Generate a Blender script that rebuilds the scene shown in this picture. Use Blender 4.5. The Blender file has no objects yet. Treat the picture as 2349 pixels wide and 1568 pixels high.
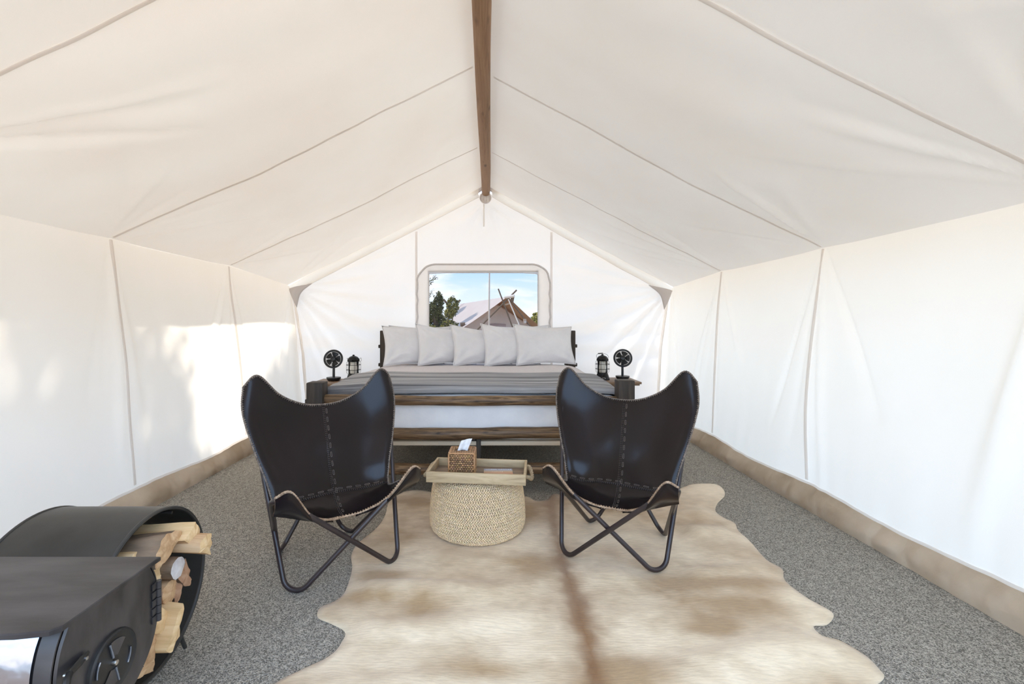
import bpy, bmesh, math, random
import numpy as np
from mathutils import Vector, Matrix, noise as mnoise
from mathutils.geometry import delaunay_2d_cdt

random.seed(7)
rng = np.random.RandomState(11)
S = bpy.context.scene
COL = S.collection
PI = math.pi

# ------------------------------------------------------------------ camera
FPX, U0, V0, HC = 1080.0, 1120.0, 745.0, 1.09        # focal length in px, vanishing point, eye height
cam_d = bpy.data.cameras.new('camera')
cam_d.sensor_fit = 'HORIZONTAL'
cam_d.sensor_width = 36.0
cam_d.lens = 36.0 * FPX / 2349.0
cam_d.shift_x = (2349 / 2 - U0) / 2349.0
cam_d.shift_y = (V0 - 1568 / 2) / 2349.0
cam_d.clip_start = 0.02
cam_d.clip_end = 3000
cam = bpy.data.objects.new('camera', cam_d)
COL.objects.link(cam)
cam.location = (0, 0, HC)
cam.rotation_euler = (PI / 2, 0, 0)
S.camera = cam

S.view_settings.view_transform = 'Standard'
S.view_settings.look = 'None'
S.view_settings.gamma = 1
S.view_settings.use_curve_mapping = False
S.view_settings.exposure = 2.10
S.cycles.use_denoising = True
S.cycles.max_bounces = 14
S.cycles.diffuse_bounces = 8
S.cycles.glossy_bounces = 4
S.cycles.transmission_bounces = 8
S.cycles.transparent_max_bounces = 12
S.cycles.sample_clamp_indirect = 6.0
S.cycles.caustics_reflective = False
S.cycles.caustics_refractive = False

# ------------------------------------------------------------------ sky
W = bpy.data.worlds.new('sky')
S.world = W
W.use_nodes = True
nt = W.node_tree
nt.nodes.clear()
out = nt.nodes.new('ShaderNodeOutputWorld')
bg = nt.nodes.new('ShaderNodeBackground')
tc = nt.nodes.new('ShaderNodeTexCoord')
sep = nt.nodes.new('ShaderNodeSeparateXYZ')
ramp = nt.nodes.new('ShaderNodeValToRGB')
ramp.color_ramp.elements[0].position = 0.0
ramp.color_ramp.elements[0].color = (0.87, 0.93, 0.98, 1)
ramp.color_ramp.elements[1].position = 0.12
ramp.color_ramp.elements[1].color = (0.42, 0.66, 0.95, 1)
e = ramp.color_ramp.elements.new(0.7)
e.color = (0.40, 0.62, 1.0, 1)
mapn = nt.nodes.new('ShaderNodeMapping')
mapn.inputs['Scale'].default_value = (3.2, 3.2, 17.0)
cl = nt.nodes.new('ShaderNodeTexNoise')
cl.inputs['Scale'].default_value = 1.7
cl.inputs['Detail'].default_value = 7
cl.inputs['Roughness'].default_value = 0.62
cl.inputs['Distortion'].default_value = 0.4
cr = nt.nodes.new('ShaderNodeValToRGB')
cr.color_ramp.elements[0].position = 0.46
cr.color_ramp.elements[0].color = (0, 0, 0, 1)
cr.color_ramp.elements[1].position = 0.72
cr.color_ramp.elements[1].color = (0.9, 0.9, 0.9, 1)
mix = nt.nodes.new('ShaderNodeMixRGB')
mix.inputs['Color2'].default_value = (1.0, 1.0, 1.0, 1)
L = nt.links.new
L(tc.outputs['Generated'], sep.inputs[0])
L(sep.outputs['Z'], ramp.inputs['Fac'])
L(tc.outputs['Generated'], mapn.inputs['Vector'])
L(mapn.outputs[0], cl.inputs['Vector'])
L(cl.outputs['Fac'], cr.inputs['Fac'])
L(cr.outputs['Color'], mix.inputs['Fac'])
L(ramp.outputs['Color'], mix.inputs['Color1'])
L(mix.outputs['Color'], bg.inputs['Color'])
bg.inputs['Strength'].default_value = 0.98
L(bg.outputs[0], out.inputs['Surface'])

# ------------------------------------------------------------------ sun (from the left, beyond the neighbouring tent)
sd = bpy.data.lights.new('sun', 'SUN')
sd.energy = 1.9
sd.angle = math.radians(1.5)
sd.color = (1.0, 0.92, 0.82)
sun = bpy.data.objects.new('sun', sd)
COL.objects.link(sun)
SUN = Vector((-0.78, 0.14, 0.60)).normalized()
sun.rotation_euler = SUN.to_track_quat('Z', 'Y').to_euler()
sun.location = SUN * 40


# ================================================================== helpers
def at(u, v, Y):
    """world point seen at photo pixel (u, v) at depth Y"""
    return np.array([(u - U0) / FPX * Y, Y, HC - (v - V0) / FPX * Y])


def atz(u, v, z):
    Y = (HC - z) * FPX / (v - V0)
    return at(u, v, Y)


def grid_faces(nu, nv, closed_u=False):
    f = []
    mu = nu if closed_u else nu - 1
    for j in range(nv - 1):
        for i in range(mu):
            i2 = (i + 1) % nu
            f.append((j * nu + i, j * nu + i2, (j + 1) * nu + i2, (j + 1) * nu + i))
    return f


class MB:
    def __init__(self):
        self.v, self.f, self.m, self.c = [], [], [], []
        self.col = (1, 1, 1)

    def add(self, verts, faces, m=0):
        o = len(self.v)
        self.v.extend([tuple(map(float, p)) for p in verts])
        self.c.extend([self.col] * len(verts))
        for q in faces:
            self.f.append(tuple(i + o for i in q))
            self.m.append(m)
        return self

    def box(self, c, s, rot=None, bevel=0.0, m=0, seg=2, taper=None):
        bm = bmesh.new()
        bmesh.ops.create_cube(bm, size=1)
        for v in bm.verts:
            v.co = Vector((v.co.x * s[0], v.co.y * s[1], v.co.z * s[2]))
            if taper and v.co.z < 0:
                v.co.x *= taper
                v.co.y *= taper
        if bevel:
            bmesh.ops.bevel(bm, geom=bm.edges[:], offset=bevel, segments=seg, affect='EDGES', profile=0.5)
        R = rot if rot is not None else Matrix.Identity(3)
        bm.verts.index_update()
        vs = [R @ v.co + Vector(c) for v in bm.verts]
        fs = [[v.index for v in f.verts] for f in bm.faces]
        bm.free()
        return self.add(vs, fs, m)

    def tube(self, path, r, n=10, closed=False, caps=True, m=0, sq=None):
        P = np.array(path, float)
        N = len(P)
        R = np.full(N, r, float) if np.isscalar(r) else np.array(r, float)
        if closed:
            T = np.roll(P, -1, 0) - np.roll(P, 1, 0)
        else:
            T = np.gradient(P, axis=0)
        T /= np.linalg.norm(T, axis=1)[:, None] + 1e-12
        up = np.array([0, 0, 1.0]) if abs(T[0][2]) < 0.9 else np.array([1.0, 0, 0])
        nrm = np.cross(T[0], up)
        nrm /= np.linalg.norm(nrm)
        vs = []
        a = np.arange(n) * 2 * PI / n
        for i in range(N):
            nrm = nrm - T[i] * (nrm @ T[i])
            nrm /= np.linalg.norm(nrm) + 1e-12
            b = np.cross(T[i], nrm)
            k1, k2 = (1, 1) if sq is None else sq
            vs.extend(P[i] + R[i] * (np.cos(a)[:, None] * nrm * k1 + np.sin(a)[:, None] * b * k2))
        f = grid_faces(n, N, True)
        if closed:
            f += [((N - 1) * n + i, (N - 1) * n + (i + 1) % n, (i + 1) % n, i) for i in range(n)]
        elif caps:
            f.append(tuple(range(n - 1, -1, -1)))
            f.append(tuple((N - 1) * n + i for i in range(n)))
        return self.add(vs, f, m)

    def lathe(self, prof, c=(0, 0, 0), n=24, R=None, m=0):
        a = np.arange(n) * 2 * PI / n
        vs = []
        for r, z in prof:
            r = max(r, 1e-5)
            vs.extend(np.stack([r * np.cos(a), r * np.sin(a), np.full(n, z)], 1))
        vs = np.array(vs)
        if R is not None:
            vs = vs @ np.array(R).T
        vs = vs + np.array(c)
        f = grid_faces(n, len(prof), True)
        return self.add(vs, f, m)

    def blob(self, c, ax, n=6, k=4, m=0):
        """ellipsoid; ax = three axis vectors"""
        c = np.array(c, float)
        A = np.array(ax, float)
        vs = [c - A[2]]
        for j in range(1, k):
            ph = -PI / 2 + PI * j / k
            for i in range(n):
                th = 2 * PI * i / n
                vs.append(c + math.cos(ph) * (math.cos(th) * A[0] + math.sin(th) * A[1]) + math.sin(ph) * A[2])
        vs.append(c + A[2])
        f = []
        for i in range(n):
            f.append((0, 1 + (i + 1) % n, 1 + i))
        for j in range(k - 2):
            for i in range(n):
                a0 = 1 + j * n
                f.append((a0 + i, a0 + (i + 1) % n, a0 + n + (i + 1) % n, a0 + n + i))
        l = 1 + (k - 2) * n
        for i in range(n):
            f.append((l + i, l + (i + 1) % n, len(vs) - 1))
        return self.add(vs, f, m)

    def build(self, name, mats, parent=None, angle=40, origin=None, color=False):
        V = np.array(self.v, float)
        if parent is not None:
            V = V - np.array(parent.matrix_basis.translation if parent.parent is None else wloc(parent))
        elif origin is not None:
            V = V - np.array(origin)
        me = bpy.data.meshes.new(name)
        me.from_pydata(V.tolist(), [], self.f)
        if not isinstance(mats, (list, tuple)):
            mats = [mats]
        for mm in mats:
            me.materials.append(mm)
        if len(mats) > 1:
            me.polygons.foreach_set('material_index', self.m)
        if color:
            ca = me.color_attributes.new('tint', 'FLOAT_COLOR', 'POINT')
            arr = np.ones((len(V), 4))
            arr[:, :3] = np.array(self.c)
            ca.data.foreach_set('color', arr.ravel())
        me.polygons.foreach_set('use_smooth', [True] * len(me.polygons))
        if angle is not None:
            me.set_sharp_from_angle(angle=math.radians(angle))
        me.update()
        o = bpy.data.objects.new(name, me)
        COL.objects.link(o)
        if parent is not None:
            o.parent = parent
        elif origin is not None:
            o.location = origin
        return o


def wloc(o):
    p = np.zeros(3)
    while o is not None:
        p = p + np.array(o.location)
        o = o.parent
    return p


def tag(o, label=None, cat=None, group=None, kind=None):
    if label:
        o['label'] = label
    if cat:
        o['category'] = cat
    if group:
        o['group'] = group
    if kind:
        o['kind'] = kind
    return o


def thing(name, loc, label=None, cat=None, group=None, kind=None):
    o = bpy.data.objects.new(name, None)
    o.empty_display_size = 0.05
    COL.objects.link(o)
    o.location = tuple(map(float, loc))
    return tag(o, label, cat, group, kind)


def copy_tree(o, parent=None):
    c = o.copy()
    COL.objects.link(c)
    if parent is not None:
        c.parent = parent
    for ch in [x for x in COL.objects if x.parent == o]:
        copy_tree(ch, c)
    return c


def spline(P, n, closed=False):
    """Catmull-Rom through points"""
    P = np.array(P, float)
    N = len(P)
    out_ = []
    segs = N if closed else N - 1
    for i in range(segs):
        if closed:
            p0, p1, p2, p3 = P[(i - 1) % N], P[i], P[(i + 1) % N], P[(i + 2) % N]
        else:
            p1, p2 = P[i], P[i + 1]
            p0 = P[i - 1] if i > 0 else 2 * p1 - p2
            p3 = P[i + 2] if i + 2 < N else 2 * p2 - p1
        for k in range(n):
            t = k / n
            out_.append(0.5 * ((2 * p1) + (p2 - p0) * t + (2 * p0 - 5 * p1 + 4 * p2 - p3) * t * t + (3 * p1 - p0 - 3 * p2 + p3) * t ** 3))
    if not closed:
        out_.append(P[-1])
    return np.array(out_)


def round_path(P, r, n=8, closed=False):
    """polyline with rounded corners; r scalar or per-vertex list"""
    P = [np.array(p, float) for p in P]
    N = len(P)
    if np.isscalar(r):
        r = [r] * N
    o = []
    for i in range(N):
        if not closed and i in (0, N - 1):
            o.append(P[i])
            continue
        a, b, c = P[(i - 1) % N], P[i], P[(i + 1) % N]
        d1, d2 = a - b, c - b
        l1, l2 = np.linalg.norm(d1), np.linalg.norm(d2)
        d1, d2 = d1 / l1, d2 / l2
        ang = math.acos(max(-1, min(1, d1 @ d2)))
        t = min(r[i] / math.tan(ang / 2), l1 * 0.45, l2 * 0.45)
        s, e_ = b + d1 * t, b + d2 * t
        rr = t * math.tan(ang / 2)
        bis = d1 + d2
        bis /= np.linalg.norm(bis)
        cen = b + bis * (rr / math.sin(ang / 2))
        v1, v2 = s - cen, e_ - cen
        tot = math.acos(max(-1, min(1, (v1 @ v2) / (np.linalg.norm(v1) * np.linalg.norm(v2)))))
        for k in range(n + 1):
            q = k / n
            o.append(cen + (math.sin((1 - q) * tot) * v1 + math.sin(q * tot) * v2) / math.sin(tot))
    return np.array(o)


def sines(x, y, seed, f0=1.0, octs=5, gain=0.55, ax=1.0, ay=1.0):
    r = np.random.RandomState(seed)
    s = 0
    a = 1.0
    f = f0
    for _ in range(octs):
        for _ in range(2):
            th = r.rand() * PI * 2
            s = s + a * 0.5 * np.sin(f * (math.cos(th) * x * ax + math.sin(th) * y * ay) * 2 * PI + r.rand() * 2 * PI)
        a *= gain
        f *= 1.9
    return s


# ------------------------------------------------------------------ materials
def node_mat(name):
    m = bpy.data.materials.new(name)
    m.use_nodes = True
    t = m.node_tree
    b = t.nodes['Principled BSDF']
    return m, t, b


def setp(b, **k):
    names = {'rough': 'Roughness', 'metal': 'Metallic', 'spec': 'Specular IOR Level', 'coat': 'Coat Weight', 'coatr': 'Coat Roughness',
             'sheen': 'Sheen Weight', 'trans': 'Transmission Weight', 'ior': 'IOR', 'sss': 'Subsurface Weight', 'alpha': 'Alpha'}
    for a, v in k.items():
        b.inputs[names[a]].default_value = v


def noise_mat(name, c1, c2, scale=20.0, stretch=(1, 1, 1), detail=5, rough=0.7, bump=0.0, bscale=None, lo=0.35, hi=0.65, coord='Object', dist=0.0, bdist=0.01, **k):
    m, t, b = node_mat(name)
    tc = t.nodes.new('ShaderNodeTexCoord')
    mp = t.nodes.new('ShaderNodeMapping')
    mp.inputs['Scale'].default_value = stretch
    n = t.nodes.new('ShaderNodeTexNoise')
    n.inputs['Scale'].default_value = scale
    n.inputs['Detail'].default_value = detail
    n.inputs['Distortion'].default_value = dist
    r = t.nodes.new('ShaderNodeValToRGB')
    r.color_ramp.elements[0].position = lo
    r.color_ramp.elements[1].position = hi
    r.color_ramp.elements[0].color = (*c1, 1)
    r.color_ramp.elements[1].color = (*c2, 1)
    l = t.links.new
    l(tc.outputs[coord], mp.inputs[0])
    l(mp.outputs[0], n.inputs['Vector'])
    l(n.outputs['Fac'], r.inputs[0])
    l(r.outputs[0], b.inputs['Base Color'])
    setp(b, rough=rough, **k)
    if bump:
        n2 = t.nodes.new('ShaderNodeTexNoise')
        n2.inputs['Scale'].default_value = bscale or scale * 2
        n2.inputs['Detail'].default_value = 4
        bp = t.nodes.new('ShaderNodeBump')
        bp.inputs['Strength'].default_value = bump
        bp.inputs['Distance'].default_value = bdist
        l(mp.outputs[0], n2.inputs['Vector'])
        l(n2.outputs['Fac'], bp.inputs['Height'])
        l(bp.outputs[0], b.inputs['Normal'])
    return m


def wood_mat(name, cols, axis='X', scale=1.0, rough=0.6, bump=0.25, knots=True, spec=0.35):
    """long-grain wood, the grain running along the object's axis"""
    m, t, b = node_mat(name)
    l = t.links.new
    tc = t.nodes.new('ShaderNodeTexCoord')
    mp = t.nodes.new('ShaderNodeMapping')
    st = {'X': (1.2, 22, 22), 'Y': (22, 1.2, 22), 'Z': (22, 22, 1.2)}[axis]
    mp.inputs['Scale'].default_value = [q * scale for q in st]
    n = t.nodes.new('ShaderNodeTexNoise')
    n.inputs['Scale'].default_value = 1.6
    n.inputs['Detail'].default_value = 6
    n.inputs['Roughness'].default_value = 0.65
    n.inputs['Distortion'].default_value = 1.1
    r = t.nodes.new('ShaderNodeValToRGB')
    k = len(cols)
    while len(r.color_ramp.elements) < k:
        r.color_ramp.elements.new(0.5)
    for i, c in enumerate(cols):
        r.color_ramp.elements[i].position = 0.28 + 0.44 * i / (k - 1)
        r.color_ramp.elements[i].color = (*c, 1)
    l(tc.outputs['Object'], mp.inputs[0])
    l(mp.outputs[0], n.inputs['Vector'])
    l(n.outputs['Fac'], r.inputs[0])
    last = r.outputs[0]
    if knots:
        mp2 = t.nodes.new('ShaderNodeMapping')
        st2 = {'X': (5, 14, 14), 'Y': (14, 5, 14), 'Z': (14, 14, 5)}[axis]
        mp2.inputs['Scale'].default_value = [q * scale for q in st2]
        v = t.nodes.new('ShaderNodeTexVoronoi')
        v.inputs['Scale'].default_value = 1.0
        kr = t.nodes.new('ShaderNodeValToRGB')
        kr.color_ramp.elements[0].position = 0.05
        kr.color_ramp.elements[0].color = (0.25, 0.2, 0.17, 1)
        kr.color_ramp.elements[1].position = 0.24
        kr.color_ramp.elements[1].color = (1, 1, 1, 1)
        mx = t.nodes.new('ShaderNodeMixRGB')
        mx.blend_type = 'MULTIPLY'
        mx.inputs[0].default_value = 0.8
        l(tc.outputs['Object'], mp2.inputs[0])
        l(mp2.outputs[0], v.inputs['Vector'])
        l(v.outputs['Distance'], kr.inputs[0])
        l(last, mx.inputs[1])
        l(kr.outputs[0], mx.inputs[2])
        last = mx.outputs[0]
    l(last, b.inputs['Base Color'])
    setp(b, rough=rough, spec=spec)
    bp = t.nodes.new('ShaderNodeBump')
    bp.inputs['Strength'].default_value = bump
    bp.inputs['Distance'].default_value = 0.004
    l(n.outputs['Fac'], bp.inputs['Height'])
    l(bp.outputs[0], b.inputs['Normal'])
    return m


def canvas_mat(name, col, trans=0.5, col_t=None, stain=0.06, weave=True):
    """cotton canvas: part of the light is reflected, part comes through"""
    m = bpy.data.materials.new(name)
    m.use_nodes = True
    t = m.node_tree
    t.nodes.clear()
    l = t.links.new
    o = t.nodes.new('ShaderNodeOutputMaterial')
    tc = t.nodes.new('ShaderNodeTexCoord')
    n = t.nodes.new('ShaderNodeTexNoise')
    n.inputs['Scale'].default_value = 1.6
    n.inputs['Detail'].default_value = 6
    r = t.nodes.new('ShaderNodeValToRGB')
    r.color_ramp.elements[0].position = 0.3
    r.color_ramp.elements[1].position = 0.7
    r.color_ramp.elements[0].color = (col[0] * (1 - stain * .7), col[1] * (1 - stain), col[2] * (1 - stain * 1.4), 1)
    r.color_ramp.elements[1].color = (*col, 1)
    d = t.nodes.new('ShaderNodeBsdfDiffuse')
    tr = t.nodes.new('ShaderNodeBsdfTranslucent')
    mx = t.nodes.new('ShaderNodeMixShader')
    mx.inputs[0].default_value = trans
    l(tc.outputs['Object'], n.inputs['Vector'])
    l(n.outputs['Fac'], r.inputs[0])
    l(r.outputs[0], d.inputs['Color'])
    if col_t is None:
        l(r.outputs[0], tr.inputs['Color'])
    else:
        tr.inputs['Color'].default_value = (*col_t, 1)
    if weave:
        w1 = t.nodes.new('ShaderNodeTexNoise')
        w1.inputs['Scale'].default_value = 260
        w1.inputs['Detail'].default_value = 2
        bp = t.nodes.new('ShaderNodeBump')
        bp.inputs['Strength'].default_value = 0.12
        bp.inputs['Distance'].default_value = 0.002
        l(tc.outputs['Object'], w1.inputs['Vector'])
        l(w1.outputs['Fac'], bp.inputs['Height'])
        l(bp.outputs[0], d.inputs['Normal'])
    l(d.outputs[0], mx.inputs[1])
    l(tr.outputs[0], mx.inputs[2])
    l(mx.outputs[0], o.inputs['Surface'])
    return m


def plain(name, c, rough=0.6, **k):
    m, t, b = node_mat(name)
    n = t.nodes.new('ShaderNodeTexNoise')
    n.inputs['Scale'].default_value = 35
    r = t.nodes.new('ShaderNodeValToRGB')
    r.color_ramp.elements[0].color = (c[0] * .88, c[1] * .88, c[2] * .88, 1)
    r.color_ramp.elements[1].color = (min(1, c[0] * 1.08), min(1, c[1] * 1.08), min(1, c[2] * 1.08), 1)
    tcn = t.nodes.new('ShaderNodeTexCoord')
    t.links.new(tcn.outputs['Object'], n.inputs['Vector'])
    t.links.new(n.outputs['Fac'], r.inputs[0])
    t.links.new(r.outputs[0], b.inputs['Base Color'])
    setp(b, rough=rough, **k)
    return m


def tint_mat(name, c, rough=0.8, bump=0.0, bscale=60, stretch=(1, 1, 1), var=0.12, **k):
    """colour = per-point tint attribute x base with a little grain"""
    m, t, b = node_mat(name)
    l = t.links.new
    a = t.nodes.new('ShaderNodeVertexColor')
    a.layer_name = 'tint'
    tcn = t.nodes.new('ShaderNodeTexCoord')
    mp = t.nodes.new('ShaderNodeMapping')
    mp.inputs['Scale'].default_value = stretch
    n = t.nodes.new('ShaderNodeTexNoise')
    n.inputs['Scale'].default_value = bscale
    n.inputs['Detail'].default_value = 5
    r = t.nodes.new('ShaderNodeValToRGB')
    r.color_ramp.elements[0].position = 0.3
    r.color_ramp.elements[1].position = 0.7
    r.color_ramp.elements[0].color = (c[0] * (1 - var), c[1] * (1 - var), c[2] * (1 - var), 1)
    r.color_ramp.elements[1].color = (c[0], c[1], c[2], 1)
    mx = t.nodes.new('ShaderNodeMixRGB')
    mx.blend_type = 'MULTIPLY'
    mx.inputs[0].default_value = 1
    l(tcn.outputs['Object'], mp.inputs[0])
    l(mp.outputs[0], n.inputs['Vector'])
    l(n.outputs['Fac'], r.inputs[0])
    l(r.outputs[0], mx.inputs[1])
    l(a.outputs['Color'], mx.inputs[2])
    l(mx.outputs[0], b.inputs['Base Color'])
    setp(b, rough=rough, **k)
    if bump:
        bp = t.nodes.new('ShaderNodeBump')
        bp.inputs['Strength'].default_value = bump
        bp.inputs['Distance'].default_value = 0.004
        l(n.outputs['Fac'], bp.inputs['Height'])
        l(bp.outputs[0], b.inputs['Normal'])
    return m


M = {}
M['wall'] = canvas_mat('wall_canvas', (0.93, 0.895, 0.86), 0.335, (0.92, 0.86, 0.745))
M['wall_l'] = canvas_mat('left_wall_canvas', (0.93, 0.895, 0.86), 0.43, (0.92, 0.87, 0.79))  # same canvas, set to pass more light so the left wall looks brighter
M['wall_b'] = canvas_mat('back_wall_canvas', (0.93, 0.895, 0.86), 0.235, (0.92, 0.87, 0.80))  # same canvas, set to pass less light so the back wall looks dimmer
M['roof'] = canvas_mat('roof_canvas', (0.90, 0.87, 0.83), 0.33)
M['seam'] = canvas_mat('seam_canvas', (0.90, 0.86, 0.83), 0.66)
M['border'] = canvas_mat('border_canvas', (0.97, 0.945, 0.92), 0.90)
M['gusset'] = canvas_mat('grey_webbing', (0.74, 0.70, 0.68), 0.40)
M['sleeve'] = canvas_mat('sleeve_canvas', (0.95, 0.93, 0.90), 0.12)
M['sod'] = noise_mat('tan_sod_cloth', (0.40, 0.30, 0.20), (0.58, 0.47, 0.35), 3, rough=0.7, bump=0.3, bscale=14, bdist=0.02)
M['zip'] = plain('zipper_tape', (0.66, 0.62, 0.60), 0.8)
M['black_plastic'] = plain('black_plastic', (0.012, 0.012, 0.013), 0.35)
M['black_gloss'] = plain('black_enamel', (0.008, 0.008, 0.009), 0.16, spec=0.3)
M['steel_wire'] = plain('steel_wire', (0.10, 0.095, 0.09), 0.3, metal=0.9)
M['sheet'] = noise_mat('white_sheet', (0.78, 0.78, 0.80), (0.84, 0.84, 0.85), 9, rough=0.9, bump=0.12, bscale=9, bdist=0.03)
M['pillow'] = noise_mat('pillow_cotton', (0.73, 0.72, 0.73), (0.79, 0.78, 0.79), 7, rough=0.9, bump=0.25, bscale=7, bdist=0.03)
M['cover'] = noise_mat('bed_cover_cotton', (0.62, 0.59, 0.60), (0.68, 0.65, 0.66), 40, stretch=(1, 1, 1), rough=0.95, bump=0.2, bscale=120)
M['post'] = wood_mat('dark_post_wood', [(0.024, 0.018, 0.014), (0.045, 0.035, 0.028), (0.085, 0.064, 0.047)], 'Z', 0.8, 0.6, 0.3, knots=False)
M['log'] = wood_mat('brown_log_wood', [(0.028, 0.017, 0.010), (0.095, 0.057, 0.031), (0.21, 0.13, 0.068), (0.37, 0.235, 0.12)], 'X', 1.7, 0.42, 0.5)
M['ridge'] = wood_mat('ridge_log_wood', [(0.20, 0.105, 0.05), (0.30, 0.17, 0.09), (0.37, 0.22, 0.12)], 'Y', 0.9, 0.6, 0.25)
M['slat'] = wood_mat('pale_pine', [(0.62, 0.50, 0.36), (0.74, 0.62, 0.46)], 'X', 0.5, 0.6, 0.1, knots=False)
M['stand'] = wood_mat('nightstand_wood', [(0.13, 0.08, 0.05), (0.22, 0.14, 0.085), (0.29, 0.19, 0.115)], 'X', 0.6, 0.5, 0.15, knots=False)
M['tray'] = wood_mat('tray_pine', [(0.33, 0.24, 0.14), (0.50, 0.38, 0.23), (0.62, 0.49, 0.31)], 'X', 0.8, 0.65, 0.25, knots=False)
M['tray_dark'] = wood_mat('tray_bottom_wood', [(0.15, 0.105, 0.075), (0.24, 0.175, 0.125), (0.33, 0.25, 0.18)], 'X', 0.8, 0.65, 0.25, knots=False)
M['rope'] = noise_mat('rope_jute', (0.36, 0.27, 0.16), (0.52, 0.41, 0.27), 120, rough=0.9, bump=0.4, bscale=250)
M['jute'] = tint_mat('braided_jute', (0.92, 0.725, 0.475), 0.85, bump=0.5, bscale=160, var=0.22)
M['rattan'] = tint_mat('rattan_weave', (0.46, 0.265, 0.13), 0.35, bump=0.2, bscale=90, var=0.3)
M['rattan_core'] = plain('rattan_core', (0.10, 0.05, 0.025), 0.6)
M['tissue'] = plain('tissue_paper', (0.85, 0.85, 0.86), 0.9)
M['iron'] = noise_mat('black_iron', (0.030, 0.028, 0.025), (0.055, 0.052, 0.047), 5, rough=0.42, bump=0.05, bscale=20, metal=0.3)
M['stove'] = noise_mat('stove_steel', (0.034, 0.031, 0.031), (0.085, 0.078, 0.078), 6, stretch=(.7, 2.5, 1), rough=0.36, bump=0.08, bscale=10, metal=0.45)
M['stove_dark'] = noise_mat('stove_vent_iron', (0.022, 0.020, 0.018), (0.034, 0.031, 0.027), 8, rough=0.45, metal=0.3)
M['polished'] = noise_mat('polished_steel_side', (0.42, 0.46, 0.55), (0.55, 0.60, 0.70), 4, rough=0.14, bump=0.5, bscale=5, bdist=.02, metal=1.0)  # blue of the reflected sky mixed into the steel colour
M['bolt'] = plain('bright_bolt', (0.5, 0.48, 0.45), 0.3, metal=1.0)
M['leather'] = noise_mat('dark_leather', (0.0050, 0.0026, 0.0034), (0.0095, 0.0052, 0.0068), 4, rough=0.23, bump=0.035, bscale=5.5, bdist=0.04, coat=0.0, spec=0.37)
M['suede'] = noise_mat('tan_suede', (0.33, 0.21, 0.13), (0.46, 0.31, 0.20), 30, rough=0.9)
M['lace_dark'] = noise_mat('brown_lace', (0.075, 0.058, 0.048), (0.24, 0.19, 0.155), 90, rough=0.5)
M['lace_tan'] = noise_mat('tan_lace', (0.30, 0.19, 0.115), (0.56, 0.40, 0.27), 60, rough=0.55)
M['stitch'] = plain('thread_stitch', (0.19, 0.155, 0.135), 0.6)
M['rod'] = noise_mat('brown_painted_steel', (0.022, 0.014, 0.015), (0.032, 0.020, 0.021), 12, rough=0.33, spec=0.6)
m = bpy.data.materials.new('lantern_glass')
m.use_nodes = True
t = m.node_tree
t.nodes.clear()
_o = t.nodes.new('ShaderNodeOutputMaterial')
_tr = t.nodes.new('ShaderNodeBsdfTransparent')
_gl = t.nodes.new('ShaderNodeBsdfGlossy')
_gl.inputs['Roughness'].default_value = 0.05
_fr = t.nodes.new('ShaderNodeFresnel')
_fr.inputs['IOR'].default_value = 1.4
_mx = t.nodes.new('ShaderNodeMixShader')
t.links.new(_fr.outputs[0], _mx.inputs[0])
t.links.new(_tr.outputs[0], _mx.inputs[1])
t.links.new(_gl.outputs[0], _mx.inputs[2])
t.links.new(_mx.outputs[0], _o.inputs['Surface'])
M['glass'] = m
M['diffuser'] = canvas_mat('frosted_tube', (0.95, 0.92, 0.85), 0.3, weave=False, stain=0.02)
M['bark'] = noise_mat('log_bark', (0.10, 0.065, 0.04), (0.32, 0.22, 0.14), 14, stretch=(0.35, 1.4, 1.4), rough=0.9, bump=0.9, bscale=22, bdist=0.015)
M['split1'] = wood_mat('split_wood_yellow', [(0.52, 0.32, 0.14), (0.70, 0.48, 0.25), (0.80, 0.60, 0.36)], 'X', 0.8, 0.75, 0.5, knots=False)
M['split2'] = wood_mat('split_wood_tan', [(0.36, 0.20, 0.095), (0.54, 0.34, 0.18), (0.68, 0.47, 0.28)], 'X', 0.8, 0.75, 0.5, knots=False)
M['split3'] = wood_mat('split_wood_red', [(0.28, 0.145, 0.08), (0.42, 0.24, 0.14), (0.54, 0.35, 0.22)], 'X', 0.8, 0.75, 0.5, knots=False)
M['birch'] = noise_mat('grey_log_end', (0.48, 0.44, 0.42), (0.68, 0.65, 0.63), 30, rough=0.9, bump=0.3)
M['ground'] = noise_mat('sandy_ground', (0.44, 0.33, 0.23), (0.62, 0.49, 0.36), 0.8, rough=0.95, detail=8)
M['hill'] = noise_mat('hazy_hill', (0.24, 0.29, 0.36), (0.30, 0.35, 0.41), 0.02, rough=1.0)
M['tent_fly'] = canvas_mat('fly_canvas', (0.66, 0.47, 0.31), 0.3, (0.90, 0.58, 0.34), weave=False)
M['fly_top'] = canvas_mat('fly_top_canvas', (0.74, 0.67, 0.63), 0.15, (0.8, 0.5, 0.28), weave=False)
M['our_fly'] = canvas_mat('pale_fly_canvas', (0.84, 0.80, 0.75), 0.5, (0.89, 0.85, 0.79), weave=False)
M['tent_wall'] = canvas_mat('far_tent_canvas', (0.94, 0.89, 0.87), 0.3, weave=False)
M['pole'] = wood_mat('tent_pole_wood', [(0.13, 0.085, 0.055), (0.24, 0.17, 0.115)], 'Z', 0.6, 0.7, 0.1, knots=False)
M['sunlit_pole'] = plain('sunlit_pole_wood', (0.86, 0.78, 0.68), 0.6)  # sunlight on the poles put into the colour as a near-white tone
M['leaf'] = noise_mat('juniper_green', (0.050, 0.062, 0.020), (0.17, 0.17, 0.045), 3, rough=0.8)
M['leaf2'] = noise_mat('juniper_yellow_green', (0.15, 0.15, 0.03), (0.38, 0.33, 0.07), 3, rough=0.8)
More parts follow.
